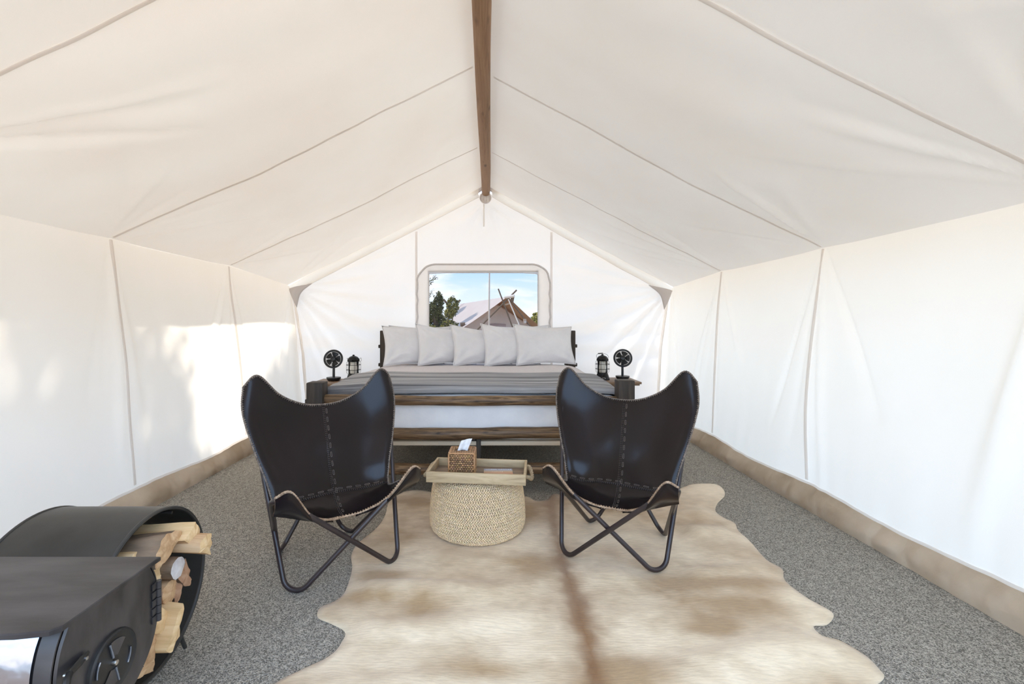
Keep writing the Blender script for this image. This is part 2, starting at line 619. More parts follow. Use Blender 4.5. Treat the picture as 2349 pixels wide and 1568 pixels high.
M['trunk'] = noise_mat('juniper_trunk', (0.07, 0.05, 0.035), (0.17, 0.12, 0.09), 8, stretch=(3, 3, .4), rough=0.95, bump=0.6)

# carpet: salt-and-pepper loop pile
m, t, b = node_mat('grey_carpet')
tcn = t.nodes.new('ShaderNodeTexCoord')
vo = t.nodes.new('ShaderNodeTexVoronoi')
vo.inputs['Scale'].default_value = 290
mpc = t.nodes.new('ShaderNodeMapping')
mpc.inputs['Scale'].default_value = (1.0, 1.0, 1.0)
rc = t.nodes.new('ShaderNodeValToRGB')
rc.color_ramp.interpolation = 'LINEAR'
rc.color_ramp.elements[0].position = 0.1
rc.color_ramp.elements[0].color = (0.155, 0.144, 0.124, 1)
rc.color_ramp.elements[1].position = 0.9
rc.color_ramp.elements[1].color = (0.56, 0.515, 0.44, 1)
sx = t.nodes.new('ShaderNodeSeparateXYZ')
big = t.nodes.new('ShaderNodeTexNoise')
big.inputs['Scale'].default_value = 38
big.inputs['Detail'].default_value = 3
mxc = t.nodes.new('ShaderNodeMixRGB')
mxc.blend_type = 'OVERLAY'
mxc.inputs[0].default_value = 0.35
bp = t.nodes.new('ShaderNodeBump')
bp.inputs['Strength'].default_value = 0.9
bp.inputs['Distance'].default_value = 0.004
bp.invert = True
l = t.links.new
l(tcn.outputs['Object'], mpc.inputs[0])
l(mpc.outputs[0], vo.inputs['Vector'])
l(tcn.outputs['Object'], big.inputs['Vector'])
l(vo.outputs['Color'], sx.inputs[0])
l(sx.outputs['X'], rc.inputs[0])
l(rc.outputs[0], mxc.inputs[1])
l(big.outputs['Fac'], mxc.inputs[2])
l(mxc.outputs[0], b.inputs['Base Color'])
l(vo.outputs['Distance'], bp.inputs['Height'])
l(bp.outputs[0], b.inputs['Normal'])
setp(b, rough=0.95, spec=0.1)
M['carpet'] = m

# striped grey blanket: woven stripes run across the bed (along X)
m, t, b = node_mat('striped_blanket_weave')
tcn = t.nodes.new('ShaderNodeTexCoord')
mp = t.nodes.new('ShaderNodeMapping')
mp.inputs['Scale'].default_value = (0.35, 26, 6)
n = t.nodes.new('ShaderNodeTexNoise')
n.inputs['Scale'].default_value = 1.0
n.inputs['Detail'].default_value = 5
n.inputs['Roughness'].default_value = 0.7
r = t.nodes.new('ShaderNodeValToRGB')
r.color_ramp.elements[0].position = 0.32
r.color_ramp.elements[0].color = (0.11, 0.11, 0.118, 1)
r.color_ramp.elements[1].position = 0.66
r.color_ramp.elements[1].color = (0.50, 0.50, 0.51, 1)
e = r.color_ramp.elements.new(0.47)
e.color = (0.26, 0.26, 0.27, 1)
l = t.links.new
l(tcn.outputs['Object'], mp.inputs[0])
l(mp.outputs[0], n.inputs['Vector'])
l(n.outputs['Fac'], r.inputs[0])
l(r.outputs[0], b.inputs['Base Color'])
n2 = t.nodes.new('ShaderNodeTexNoise')
n2.inputs['Scale'].default_value = 220
bp = t.nodes.new('ShaderNodeBump')
bp.inputs['Strength'].default_value = 0.35
bp.inputs['Distance'].default_value = 0.003
l(tcn.outputs['Object'], n2.inputs['Vector'])
l(n2.outputs['Fac'], bp.inputs['Height'])
l(bp.outputs[0], b.inputs['Normal'])
setp(b, rough=0.95)
M['blanket'] = m

# insect screen of the window: a fine open weave
m = bpy.data.materials.new('window_screen')
m.use_nodes = True
t = m.node_tree
t.nodes.clear()
o_ = t.nodes.new('ShaderNodeOutputMaterial')
d_ = t.nodes.new('ShaderNodeBsdfDiffuse')
d_.inputs['Color'].default_value = (0.20, 0.20, 0.21, 1)
tr_ = t.nodes.new('ShaderNodeBsdfTransparent')
tr_.inputs['Color'].default_value = (0.33, 0.32, 0.32, 1)
mx_ = t.nodes.new('ShaderNodeMixShader')
tcn = t.nodes.new('ShaderNodeTexCoord')
wv = t.nodes.new('ShaderNodeTexWave')
wv.inputs['Scale'].default_value = 60
wv2 = t.nodes.new('ShaderNodeTexWave')
wv2.inputs['Scale'].default_value = 60
wv2.bands_direction = 'Z'
mm = t.nodes.new('ShaderNodeMath')
mm.operation = 'MAXIMUM'
mr = t.nodes.new('ShaderNodeMapRange')
mr.inputs['To Min'].default_value = 0.05
mr.inputs['To Max'].default_value = 0.16
l = t.links.new
l(tcn.outputs['Object'], wv.inputs['Vector'])
l(tcn.outputs['Object'], wv2.inputs['Vector'])
l(wv.outputs['Fac'], mm.inputs[0])
l(wv2.outputs['Fac'], mm.inputs[1])
l(mm.outputs[0], mr.inputs['Value'])
l(mr.outputs[0], mx_.inputs[0])
l(tr_.outputs[0], mx_.inputs[1])
l(d_.outputs[0], mx_.inputs[2])
l(mx_.outputs[0], o_.inputs['Surface'])
M['screen'] = m

# ================================================================== tent shell
YB, YF = 5.22, 0.35                      # back and front wall
RX, RZ = -0.028, 2.625                    # ridge
FLX = {-1: -2.05, 1: 1.925}               # foot of the side walls
EVX = {-1: -2.20, 1: 2.03}                # eaves
EVZ = {-1: 1.594, 1: 1.557}
ANCH = {-1: [0.24, 1.49, 2.74, 3.99, 5.22], 1: [0.39, 1.62, 2.85, 4.08, 5.22]}


def eave_z(s, Y):
    drop = {-1: 0.069, 1: 0.053}[s]
    k = np.clip((np.asarray(Y) - ANCH[s][3]) / (YB - ANCH[s][3]), 0, 1)
    z = EVZ[s] - drop * k ** 1.4
    a = np.array(ANCH[s])
    y = np.asarray(Y)[..., None] - a
    return z - 0.007 * (1 - np.exp(-(y / 0.16) ** 2).max(-1))


def crease(Y, Z, a, d, Ln, w, amp):
    d = np.array(d, float)
    d /= np.linalg.norm(d)
    y, z = Y - a[0], Z - a[1]
    t = y * d[0] + z * d[1]
    p = -y * d[1] + z * d[0]
    k = np.clip(t / Ln, 0, 1)
    env = np.where(t > 0, np.sin(PI * np.clip(k, 0, 1)) ** 0.6, 0)
    return amp * env * np.exp(-(p / (w * (0.25 + k))) ** 2)


def wall_disp(s, Y, Z):
    a = ANCH[s]
    d = 0.006 * sines(Y, Z, 5 + s, 0.35, 4, ay=0.7)
    d = d + 0.004 * sines(Y, Z, 15 + s, 1.6, 3, ay=0.35) * np.clip(1 - Z / 1.8, 0.2, 1)
    r = np.random.RandomState(31 + s)
    for i, ya in enumerate(a):
        zt = float(eave_z(s, ya))
        for k in range(5):
            dx = r.uniform(-0.75, 0.75) if s == 1 else r.uniform(-0.75, 0.35)
            amp = r.choice([-1, 1]) * r.uniform(0.004, 0.013) * (1.3 if s == 1 else 0.9)
            d = d + crease(Y, Z, (ya, zt + 0.03), (dx, -1.5), r.uniform(0.9, 1.7), r.uniform(0.02, 0.05), amp)
        # the wall is drawn outwards a little at each seam
        d = d + 0.010 * np.exp(-((Y - ya) / 0.10) ** 2) * np.sin(PI * np.clip(Z / 1.6, 0, 1))
    # foot of the wall: small upright puckers
    d = d + 0.006 * sines(Y, Z * 0, 45 + s, 2.2, 3) * np.exp(-(Z / 0.35) ** 2)
    return -d * 1.9


def wall_pt(s, Y, Z, off=0.0, disp=True):
    Y, Z = np.asarray(Y, float), np.asarray(Z, float)
    ze = eave_z(s, Y)
    k = np.clip(Z / ze, 0, 1)
    X = FLX[s] + (EVX[s] - FLX[s]) * k
    if disp:
        X = X + s * wall_disp(s, Y, Z) * np.sin(PI * np.clip(k * 0.985 + 0.012, 0, 1)) ** 0.35
    return np.stack([X - s * off, Y, Z], -1)


def surf_grid(name, P, mat, parent=None, kind=None, angle=None):
    """P: (nv, nu, 3)"""
    nv, nu = P.shape[:2]
    mb = MB()
    mb.v = P.reshape(-1, 3).tolist()
    mb.c = [(1, 1, 1)] * len(mb.v)
    mb.f = grid_faces(nu, nv)
    mb.m = [0] * len(mb.f)
    o = mb.build(name, mat, parent, angle=angle)
    if kind:
        o['kind'] = kind
    return o


def seam_strip(name, fn, us, width_dir, parent, mat, w=0.020, off=0.004):
    """narrow double-stitched tape that follows a surface: fn(u, side offset, lift)"""
    rows = []
    for lift, sd_ in ((0.0005, -w / 2), (off, -w / 2 * 0.8), (off * .45, 0), (off, w / 2 * 0.8), (0.0005, w / 2)):
        rows.append(fn(us, sd_, lift))
    return surf_grid(name, np.array(rows), mat, parent)


floor_b = MB()
floor_b.box(((FLX[-1] + FLX[1]) / 2, (YB + YF) / 2, -0.02), (4.3, YB - YF + 0.1, 0.04))
floor = tag(floor_b.build('floor', M['carpet']), kind='structure')

walls = {}
for s, nm in ((-1, 'wall_left'), (1, 'wall_right')):
    ys = np.linspace(YF, YB, 330)
    ks = np.linspace(0, 1, 84)
    Yg = np.tile(ys, (len(ks), 1))
    Zg = ks[:, None] * eave_z(s, ys)[None, :]
    walls[s] = surf_grid(nm, wall_pt(s, Yg, Zg), M['wall_l' if s == -1 else 'wall'], None, 'structure')
    for ya in ANCH[s][1:4]:
        us = np.linspace(0.1, 0.995, 50)
        seam_strip('seam', lambda u, sd_, lift: wall_pt(s, np.full_like(u, ya + sd_), u * eave_z(s, np.full_like(u, ya + sd_)), lift + 0.002), us, None, walls[s], M['seam'])
    # hem where the wall is sewn to the sod cloth
    seam_strip('hem', lambda u, sd_, lift: wall_pt(s, u, np.full_like(u, 0.118 + sd_) + 0.012 * np.sin(u * 5), lift + 0.003), np.linspace(YF + .02, YB - .03, 240), None, walls[s], M['seam'], w=0.03)

# tan sod cloth along the foot of each side wall
for s, nm in ((-1, 'baseboard_left'), (1, 'baseboard_right')):
    ys = np.linspace(YF, YB - 0.02, 420)
    rows = []
    for k in np.linspace(0, 1, 9):
        z = 0.118 * k + 0.002
        bulge = 0.045 * (1 - k) ** 1.3 + 0.018 * np.sin(PI * k)
        wob = (0.010 * sines(ys, ys * 0 + k * .2, 61 + s, 1.7, 4) + 0.006 * sines(ys, ys * 0, 71 + s, 6, 2)) * (0.3 + math.sin(PI * k))
        P = wall_pt(s, ys, np.full_like(ys, z))
        P[:, 0] -= s * (0.006 + bulge + np.abs(wob))
        P[:, 2] = z + 0.012 * np.sin(ys * 5) * k
        rows.append(P)
    surf_grid(nm, np.array(rows), M['sod'], None, 'structure')


# roof: two slopes, one object
def roof_pt(s, Y, T, lift=0.0, disp=True):
    Y, T = np.asarray(Y, float), np.asarray(T, float)
    ze = eave_z(s, Y)
    X = RX + (EVX[s] - RX) * T
    Z = RZ + (ze - RZ) * T
    if disp:
        Ln = 2.4
        Yd = Y
        Td = (1 - T) * Ln                 # distance from the eave
        d = 0.030 * np.sin(PI * T) * (0.35 + 0.65 * np.abs(np.sin(PI * (Y - ANCH[s][2]) / 1.24)) ** 0.7)
        d = d + 0.008 * sines(Y, T * 2.4, 81 + s, 0.5, 4)
        r = np.random.RandomState(91 + s)
        for ya in ANCH[s]:
            for k in range(7):
                dx = r.uniform(0.15, 1.0) * (1 if k < 4 else -1)
                amp = r.choice([-1, 1]) * r.uniform(0.007, 0.016)
                d = d + crease(Yd, Td, (ya, -0.02), (dx, 1.0), r.uniform(0.6, 1.6), r.uniform(0.02, 0.055), amp)
        # broad soft folds of the first bay
        d = d + 0.014 * np.sin((Y * 1.0 + T * 0.5) * 14) * np.exp(-((Y - 1.9) / 0.6) ** 2) * T * (1 - T) * 2
        edge = np.clip(np.sin(PI * np.clip(T, 0, 1)), 0, 1) ** 0.4 * np.clip((YB - Y) / 0.12, 0, 1)
        Z = Z - d * edge * 1.5
    return np.stack([X + s * -0.4 * lift, Y, Z - 0.9 * lift], -1)


ys = np.linspace(YF, YB - 0.045, 300)
rows = []
for s in (-1, 1):
    ts = np.linspace(1, 0, 90) if s == -1 else np.linspace(0, 1, 90)[1:]
    for tt in ts:
        rows.append(roof_pt(s, ys, np.full_like(ys, tt)))
ceiling = surf_grid('ceiling', np.array(rows), M['roof'], None, 'structure', angle=None)
ceiling.data.set_sharp_from_angle(angle=math.radians(35))
for s in (-1, 1):
    for ya in ANCH[s][1:4]:
        seam_strip('seam', lambda u, sd_, lift: roof_pt(s, np.full_like(u, ya + sd_), u, lift + 0.003), np.linspace(0.03, 0.992, 70), None, ceiling, M['seam'], w=0.015)

# back wall with the window opening
WX0, WX1, WZ0, WZ1 = -0.655, 0.548, 0.86, 1.680


def roof_top(X):
    X = np.asarray(X, float)
    zl, zr = float(eave_z(-1, YB)), float(eave_z(1, YB))
    L_ = zl + (RZ - zl) * (X - EVX[-1]) / (RX - EVX[-1])
    R_ = zr + (RZ - zr) * (X - EVX[1]) / (RX - EVX[1])
    return np.minimum(L_, R_) - 0.052


def back_disp(X, Z):
    d = 0.012 * sines(X, Z, 102, 0.4, 4)
    r = np.random.RandomState(113)
    for s in (-1, 1):
        for k in range(13):
            ang = -1.25 + 1.75 * (k + r.uniform(-.3, .3)) / 12
            amp = (1 if k % 2 else -1) * r.uniform(0.006, 0.015)
            d = d + crease(X, Z, (EVX[s], float(eave_z(s, YB)) - 0.02), (-s * math.cos(ang), math.sin(ang)), r.uniform(0.8, 1.5), r.uniform(0.02, 0.05), amp)
    for k in range(9):
        ang = -PI / 2 + (-1.0 + 2.0 * k / 8)
        d = d + crease(X, Z, (RX, 2.46), (math.cos(ang), math.sin(ang)), r.uniform(0.25, 0.5), 0.03, (1 if k % 2 else -1) * r.uniform(.006, .012))
    # long level sags of the lower wall
    d = d + 0.006 * np.sin(Z * 26 + 0.6 * X) * np.exp(-((Z - 0.95) / 0.35) ** 2)
    keep = 1 - np.exp(-(np.clip(np.maximum(np.abs(X - (WX0 + WX1) / 2) - 0.72, Z - 1.80), 0, None) / 0.12) ** 2)
    return d * 1.6 * (0.10 + 0.90 * keep)


def back_pt(X, Z, lift=0.0):
    X, Z = np.asarray(X, float), np.asarray(Z, float)
    top = roof_top(X)
    edge = np.clip((top - Z) / 0.12, 0, 1)
    return np.stack([X, YB - back_disp(X, Z) * edge - lift, Z], -1)


def wx(z, s):      # half width follows the leaning side walls
    ze = float(eave_z(s, YB))
    return FLX[s] + (EVX[s] - FLX[s]) * min(1, z / ze)


xs = np.unique(np.concatenate([np.linspace(EVX[-1], WX0, 80), np.linspace(WX0, WX1, 46), np.linspace(WX1, EVX[1], 80), [RX]]))
zs = np.unique(np.concatenate([np.linspace(0, WZ0, 36), np.linspace(WZ0, WZ1, 34), np.linspace(WZ1, RZ, 44)]))
mb = MB()
Xg, Zg = np.meshgrid(xs, zs)
Zc = np.minimum(Zg, roof_top(Xg))
P = back_pt(Xg, Zc)
nx, nz = len(xs), len(zs)
fs = []
for j in range(nz - 1):
    for i in range(nx - 1):
        xm, zm = (xs[i] + xs[i + 1]) / 2, (zs[j] + zs[j + 1]) / 2
        if WX0 < xm < WX1 and WZ0 < zm < WZ1:
            continue
        a = Zc[j + 1, i] - Zc[j, i]
        b2 = Zc[j + 1, i + 1] - Zc[j, i + 1]
        ids = [j * nx + i, j * nx + i + 1, (j + 1) * nx + i + 1, (j + 1) * nx + i]
        if a < 1e-6 and b2 < 1e-6:
            continue
        if b2 < 1e-6:
            ids = [ids[0], ids[1], ids[3]]
        elif a < 1e-6:
            ids = [ids[0], ids[1], ids[2]]
        fs.append(tuple(ids))
mb.add(P.reshape(-1, 3), fs)
wall_back = tag(mb.build('wall_back', M['wall_b'], angle=None), kind='structure')

# upright seams beside the window
for xv, zt in ((-0.797, 2.10), (0.70, 2.09)):
    seam_strip('seam', lambda u, sd_, lift: back_pt(np.full_like(u, xv + sd_), u, lift + 0.004), np.linspace(0.02, float(roof_top(xv)) - 0.06, 60), None, wall_back, M['seam'], w=0.024)
seam_strip('seam', lambda u, sd_, lift: back_pt(np.full_like(u, RX - .02 + sd_), u, lift + 0.004), np.linspace(2.18, 2.43, 20), None, wall_back, M['wall'], w=0.014)
# corner folds running down from the eaves
for s in (-1, 1):
    mb = MB()
    zt = np.linspace(0.05, 1.45, 30)
    base = np.array([[wx(z, s) - s * 0.085 * min(1, 0.35 + (1.45 - z)), YB - 0.03 - 0.02 * math.sin(z * 4), z] for z in zt])
    mb.tube(base, np.interp(zt, [0, 1.2, 1.45], [0.024, 0.028, 0.010]), n=10, sq=(1.3, 0.35))
    mb.build('corner_fold', M['border'], wall_back, angle=None)

# fabric sleeves over the gable rafters, gussets and the ring round the ridge log
for s in (-1, 1):
    B = np.array([RX + s * 0.115, YB - 0.02, 2.555])
    rows = []
    for q in np.linspace(0, 1, 9):
        row = []
        for k in np.linspace(0.0, 0.965, 60):
            x = EVX[s] + (RX - EVX[s]) * k
            zr = float(eave_z(s, YB)) + (RZ - float(eave_z(s, YB))) * k
            w_ = 0.078 * (0.45 + 0.55 * min(1, k / .10)) * (1.1 - .25 * k)
            th = PI / 2 * q
            bul = 0.012 * math.sin(PI * q)
            p_ = np.array([x, YB - w_ * (math.cos(th)) ** 1.0 - bul, zr - 0.006 - w_ * 1.12 * math.sin(th) - bul])
            p_ += 0.003 * math.sin(k * 23 + q * 4)
            row.append(p_)
        rows.append(row)
    surf_grid('rafter_sleeve', np.array(rows), M['wall'], wall_back)
    mb = MB()
    mb.tube(np.array(rows[-1]) + np.array([0, -.004, 0]), 0.0028, n=6)
    mb.build('sleeve_seam', M['zip'], wall_back, angle=None)
    # grey strap between sleeve and log
    mb = MB()
    A2 = B + np.array([s * 0.03, -0.012, -0.012])
    B2 = np.array([RX + s * 0.035, YB - 0.05, 2.615])
    pth = np.array([A2 + (B2 - A2) * k for k in np.linspace(0, 1, 8)])
    mb.tube(pth, 0.040, n=8, sq=(.35, 1.0))
    mb.build('strap', M['gusset'], wall_back, angle=None)
    # corner gusset
    c = np.array([EVX[s], YB - 0.035, float(eave_z(s, YB)) - 0.03])
    k1 = c + np.array([-s * 0.27, -0.012, 0.055])
    k2 = c + np.array([-s * 0.095, -0.012, -0.215])
    cc = c + np.array([-s * 0.145, -0.02, -0.055])
    edge = spline([k1, cc, k2], 8)
    rows = [c + (edge - c) * q + np.array([0, -0.018 * math.sin(PI * q), 0]) for q in np.linspace(0.02, 1, 8)]
    back = [r_ + np.array([0, 0.004, 0]) for r_ in rows[::-1]]
    surf_grid('corner_gusset', np.array(rows + back), M['gusset'], wall_back)
mb = MB()
ring_c = np.array([RX - 0.002, YB - 0.03, 2.492])
mb.lathe([(0.050, -0.02), (0.064, -0.012), (0.066, 0.0), (0.060, 0.006), (0.05, 0.002), (0.02, 0.010), (0.0, 0.012)], ring_c, 28, Matrix.Rotation(PI / 2, 3, 'X'))
mb.build('pole_collar', noise_mat('clear_vinyl', (0.58, 0.50, 0.46), (0.80, 0.76, 0.73), 40, stretch=(1, 1, .3), rough=0.2, bump=0.6, bscale=30), wall_back)

# window: screen pane, flap border, zipper piping
win = thing('window_1', ((WX0 + WX1) / 2, YB, WZ0), kind='structure')
mb = MB()
P = np.array([[[x, YB - 0.004 - 0.006 * math.sin(PI * (x - WX0) / (WX1 - WX0)), z] for x in np.linspace(WX0 - .01, WX1 + .01, 20)] for z in np.linspace(WZ0, WZ1 + .01, 12)])
surf_grid('screen_pane', P, M['screen'], win)


def rrect(x0, x1, z0, z1, r, n=12, wob=0.0):
    pts = []
    for (cx, cz, a0) in ((x1 - r, z1 - r, 0), (x0 + r, z1 - r, PI / 2)):
        for k in range(n + 1):
            a_ = a0 + PI / 2 * k / n
            pts.append((cx + r * math.cos(a_), cz + r * math.sin(a_)))
    left = [(x0, z) for z in np.linspace(z1 - r, z0, 14)[1:]]
    right = [(x1, z) for z in np.linspace(z0, z1 - r, 14)[:-1]]
    bot = [(x, z0) for x in np.linspace(x0, x1, 14)[1:-1]]
    pts = pts + left + bot + right
    if wob:
        pts = [(x + wob * math.sin(z * 38) * (1 if abs(x - (x0 + x1) / 2) > (x1 - x0) * .42 else 0), z - 0.02 * (abs(x - (x0 + x1) / 2) / (x1 - x0)) ** 2) for x, z in pts]
    return np.array(pts)


outer = rrect(-0.785, 0.682, 0.74, 1.762, 0.20, wob=0.006)
# inner loop resampled by angle from the centre so the band is a clean loft
cx, cz = (WX0 + WX1) / 2, 1.25


def inner_hit(p):
    dx, dz = p[0] - cx, p[1] - cz
    tx = ((WX1 if dx > 0 else WX0) - cx) / dx if abs(dx) > 1e-6 else 1e9
    tz = ((WZ1 - 0.028 * ((p[0] - cx) / 0.75) ** 2 if dz > 0 else WZ0) - cz) / dz if abs(dz) > 1e-6 else 1e9
    k = min(tx, tz)
    return np.array([cx + dx * k, cz + dz * k])


inner = np.array([inner_hit(p) for p in outer])
n_o = len(outer)
rows = []
for k, lift in ((0, 0.002), (0.0, 0.012), (0.25, 0.018), (0.6, 0.014), (0.93, 0.016), (1.0, 0.006)):
    q = outer + (inner - outer) * k
    rows.append(np.stack([q[:, 0], YB - lift - 0.004 * np.sin(q[:, 0] * 9 + q[:, 1] * 7), q[:, 1]], 1))
mb = MB()
mb.add(np.array(rows).reshape(-1, 3), grid_faces(n_o, len(rows), True))
mb.build('flap_border', M['border'], win, angle=None)
mb = MB()
pz = np.stack([outer[:, 0], np.full(n_o, YB - 0.018), outer[:, 1]], 1)
mb.tube(pz, 0.0105, n=8, closed=True)
mb.build('zipper_piping', M['zip'], win, angle=None)
mb = MB()
pi_ = np.stack([inner[:, 0], np.full(n_o, YB - 0.014), inner[:, 1]], 1)
mb.tube(pi_, 0.004, n=6, closed=True)
mb.build('screen_binding', M['zip'], win, angle=None)

# entrance wall behind the camera: canvas with the door flaps tied open
mb = MB()
DX0, DX1, DZ = -1.55, 1.42, 2.34
xs = np.unique(np.concatenate([np.linspace(EVX[-1], EVX[1], 40), [DX0, DX1, RX]]))
zs = np.unique(np.concatenate([np.linspace(0, RZ, 30), [DZ]]))
Xg, Zg = np.meshgrid(xs, zs)
zle, zre = EVZ[-1], EVZ[1]
top = np.minimum(zle + (RZ - zle) * (Xg - EVX[-1]) / (RX - EVX[-1]), zre + (RZ - zre) * (Xg - EVX[1]) / (RX - EVX[1]))
Zc = np.minimum(Zg, top)
P = np.stack([Xg, np.full_like(Xg, YF), Zc], -1).reshape(-1, 3)
nx = len(xs)
fs = []
for j in range(len(zs) - 1):
    for i in range(nx - 1):
        xm, zm = (xs[i] + xs[i + 1]) / 2, (zs[j] + zs[j + 1]) / 2
        if DX0 < xm < DX1 and zm < min(DZ, top[0, i] - 0.22):
            continue
        if Zc[j + 1, i] - Zc[j, i] < 1e-6 and Zc[j + 1, i + 1] - Zc[j, i + 1] < 1e-6:
            continue
        fs.append((j * nx + i, j * nx + i + 1, (j + 1) * nx + i + 1, (j + 1) * nx + i))
mb.add(P, fs)
tag(mb.build('wall_front', M['wall']), kind='structure')

# ridge log
mb = MB()
yy = np.linspace(YF - 0.2, YB - 0.02, 90)
rad = np.interp(yy, [0, YB], [0.043, 0.047]) * (1 + 0.03 * np.array([mnoise.noise((y * 2.2, 3.1, 0)) for y in yy]))
cen = np.stack([RX + 0.004 * np.sin(yy * 1.7), yy, 2.555 + 0.003 * np.sin(yy * 2.3)], 1)
mb.tube(cen, rad, n=22)
o = mb.build('ridge_beam', M['ridge'], origin=(RX, 2.2, 2.555))
tag(o, 'long round brown wooden ridge log running under the peak of the canvas roof', 'beam')

# ================================================================== ground outside
GZ = -0.35
mb = MB()
n = 60
gx = np.sign(np.linspace(-1, 1, n)) * np.abs(np.linspace(-1, 1, n)) ** 2.2 * 420
P = []
for y in gx:
    for x in gx:
        d = math.hypot(x, y)
        P.append((x, y, GZ - 0.02 + (0.10 * mnoise.noise((x * .12, y * .12, 0)) if d > 9 else 0)))
mb.add(P, grid_faces(n, n))
tag(mb.build('ground', M['ground'], angle=None), kind='structure')
# tent platform
mb = MB()
mb.box((-.06, (YB + YF) / 2 - 0.3, (GZ - 0.045) / 2 - 0.02), (4.9, YB - YF + 1.6, -GZ - 0.05))
tag(mb.build('trim_1', M['pole']), kind='structure')
# hazy ridge on the horizon
mb = MB()
P = []
aa = np.linspace(0, 2 * PI, 160, endpoint=False)
for k, (rr_, zz) in enumerate(((520, GZ - 2), (560, 7), (640, 13), (760, -4))):
    for a_ in aa:
        z = zz + (4.0 * mnoise.noise((math.cos(a_) * 3, math.sin(a_) * 3, 1.7)) if k in (1, 2) else 0)
        P.append((rr_ * math.cos(a_), rr_ * math.sin(a_), z))
mb.add(P, grid_faces(160, 4, True))
tag(mb.build('hills', M['hill'], angle=None), kind='structure')

# outer fly stretched over the tent: shades the roof and the upper side walls
mb = MB()
rows = []
for (x, z) in ((-2.75, 1.555), (-1.4, 2.24), (RX, 2.90), (1.3, 2.24), (2.48, 1.60)):
    rows.append([(x, y, z + 0.02 * math.sin(y * 2.2 + x)) for y in np.linspace(YF - 0.25, YB + 0.38, 30)])
rows = np.array(rows)
surf_grid('trim_2', np.concatenate([rows, rows[::-1] + np.array([0, 0, 0.004])]), M['our_fly'], None, 'structure', angle=30)

# ================================================================== bed
YFP, YHP = 3.00, 5.045           # front faces of foot and head posts
BXL, BXR = -1.162, 0.936
PW = 0.105
bed = thing('log_bed', ((BXL + BXR) / 2, (YFP + YHP) / 2, 0), 'rustic bed frame of dark square posts and brown peeled log rails', 'bed')


def bed_post(x0, y0, z1):
    mb = MB()
    mb.box((x0 + PW / 2, y0 + PW / 2, z1 / 2), (PW, PW, z1), bevel=0.007)
    return mb.build('post', M['post'], bed)


posts = [bed_post(BXL, YFP, 0.722), bed_post(BXR - PW, YFP, 0.735), bed_post(BXL, YHP, 1.03), bed_post(BXR - PW, YHP, 1.03)]


def log(name, A, B, r, mat, parent, seed, n=18, N=40, wob=0.008, taper=0.0):
    A, B = np.array(A, float), np.array(B, float)
    ks = np.linspace(0, 1, N)
    P = A + (B - A) * ks[:, None]
    for i, k in enumerate(ks):
        P[i, 2] += wob * mnoise.noise((k * 3.3, seed, 0))
        P[i, 1] += wob * mnoise.noise((k * 3.3, seed, 5.5))
    rad = np.array([r * (1 + taper * (k - .5) + 0.09 * mnoise.noise((k * 7, seed, 9))) for k in ks])
    rad[0] *= 0.6
    rad[-1] *= 0.6
    mb = MB()
    mb.tube(P, rad, n=n)
    v = np.array(mb.v)
    for i, p in enumerate(v):
        d = 0.0022 * mnoise.noise((p[0] * 9 + seed, p[1] * 40, p[2] * 40))
        ax = P[min(N - 1, i // n)]
        q = p - ax
        L_ = np.linalg.norm(q)
        if L_ > 1e-6:
            v[i] = p + q / L_ * d
    mb.v = v.tolist()
    return mb.build(name, mat, parent, angle=60)


xl, xr = BXL + PW * 0.6, BXR - PW * 0.6
yr = YFP + 0.055
log('foot_rail', (xl, yr, 0.604), (xr, yr, 0.598), 0.0325, M['log'], bed, 1.3)
log('foot_rail', (xl, yr, 0.380), (xr, yr, 0.392), 0.038, M['log'], bed, 2.7, wob=0.014)
log('foot_rail', (xl, yr, 0.155), (xr, yr, 0.162), 0.0365, M['log'], bed, 4.1)
yh = YHP + 0.055
for z_, sd_ in ((0.80, 5.2), (0.60, 6.1), (0.38, 7.7)):
    log('head_rail', (xl, yh, z_), (xr, yh, z_), 0.036, M['log'], bed, sd_)
for x_, sd_ in ((BXL + PW / 2, 8.1), (BXR - PW / 2, 9.3)):
    log('side_rail', (x_, YFP + PW * .6, 0.31), (x_, YHP + PW * .4, 0.31), 0.036, wood_mat('side_rail_wood', [(0.035, 0.022, 0.014), (0.11, 0.068, 0.040), (0.22, 0.135, 0.075)], 'Y'), bed, sd_)
mb = MB()
mb.box(((BXL + BXR) / 2, YHP + 0.03, 0.36), (BXR - BXL - 2 * PW, 0.022, 0.56), bevel=0.003)  # unseen panel added to keep wall light out from under the bed
mb.build('light_block_panel', M['post'], bed)
# middle leg with its cleat
ml = at(1089.5, 1020, YFP + 0.13)
mb = MB()
mb.box((ml[0] - 0.012, YFP + 0.13, 0.18), (0.036, 0.07, 0.36), bevel=0.004)
mb.box((ml[0] + 0.025, YFP + 0.125, 0.18), (0.030, 0.088, 0.36), bevel=0.004)
mb.build('middle_leg', M['post'], bed)
mb = MB()
mb.box((ml[0] - 0.012, YFP + 0.09, 0.135), (0.05, 0.02, 0.27), bevel=0.003)
mb.build('leg_cleat', M['post'], bed)
# pale pine slats carrying the mattress
for k in range(9):
    mb = MB()
    y = YFP + 0.125 + k * 0.235
    mb.box(((BXL + BXR) / 2, y, 0.313), (BXR - BXL - 0.13, 0.07, 0.028), bevel=0.003)
    mb.build('slat', M['slat'], bed)
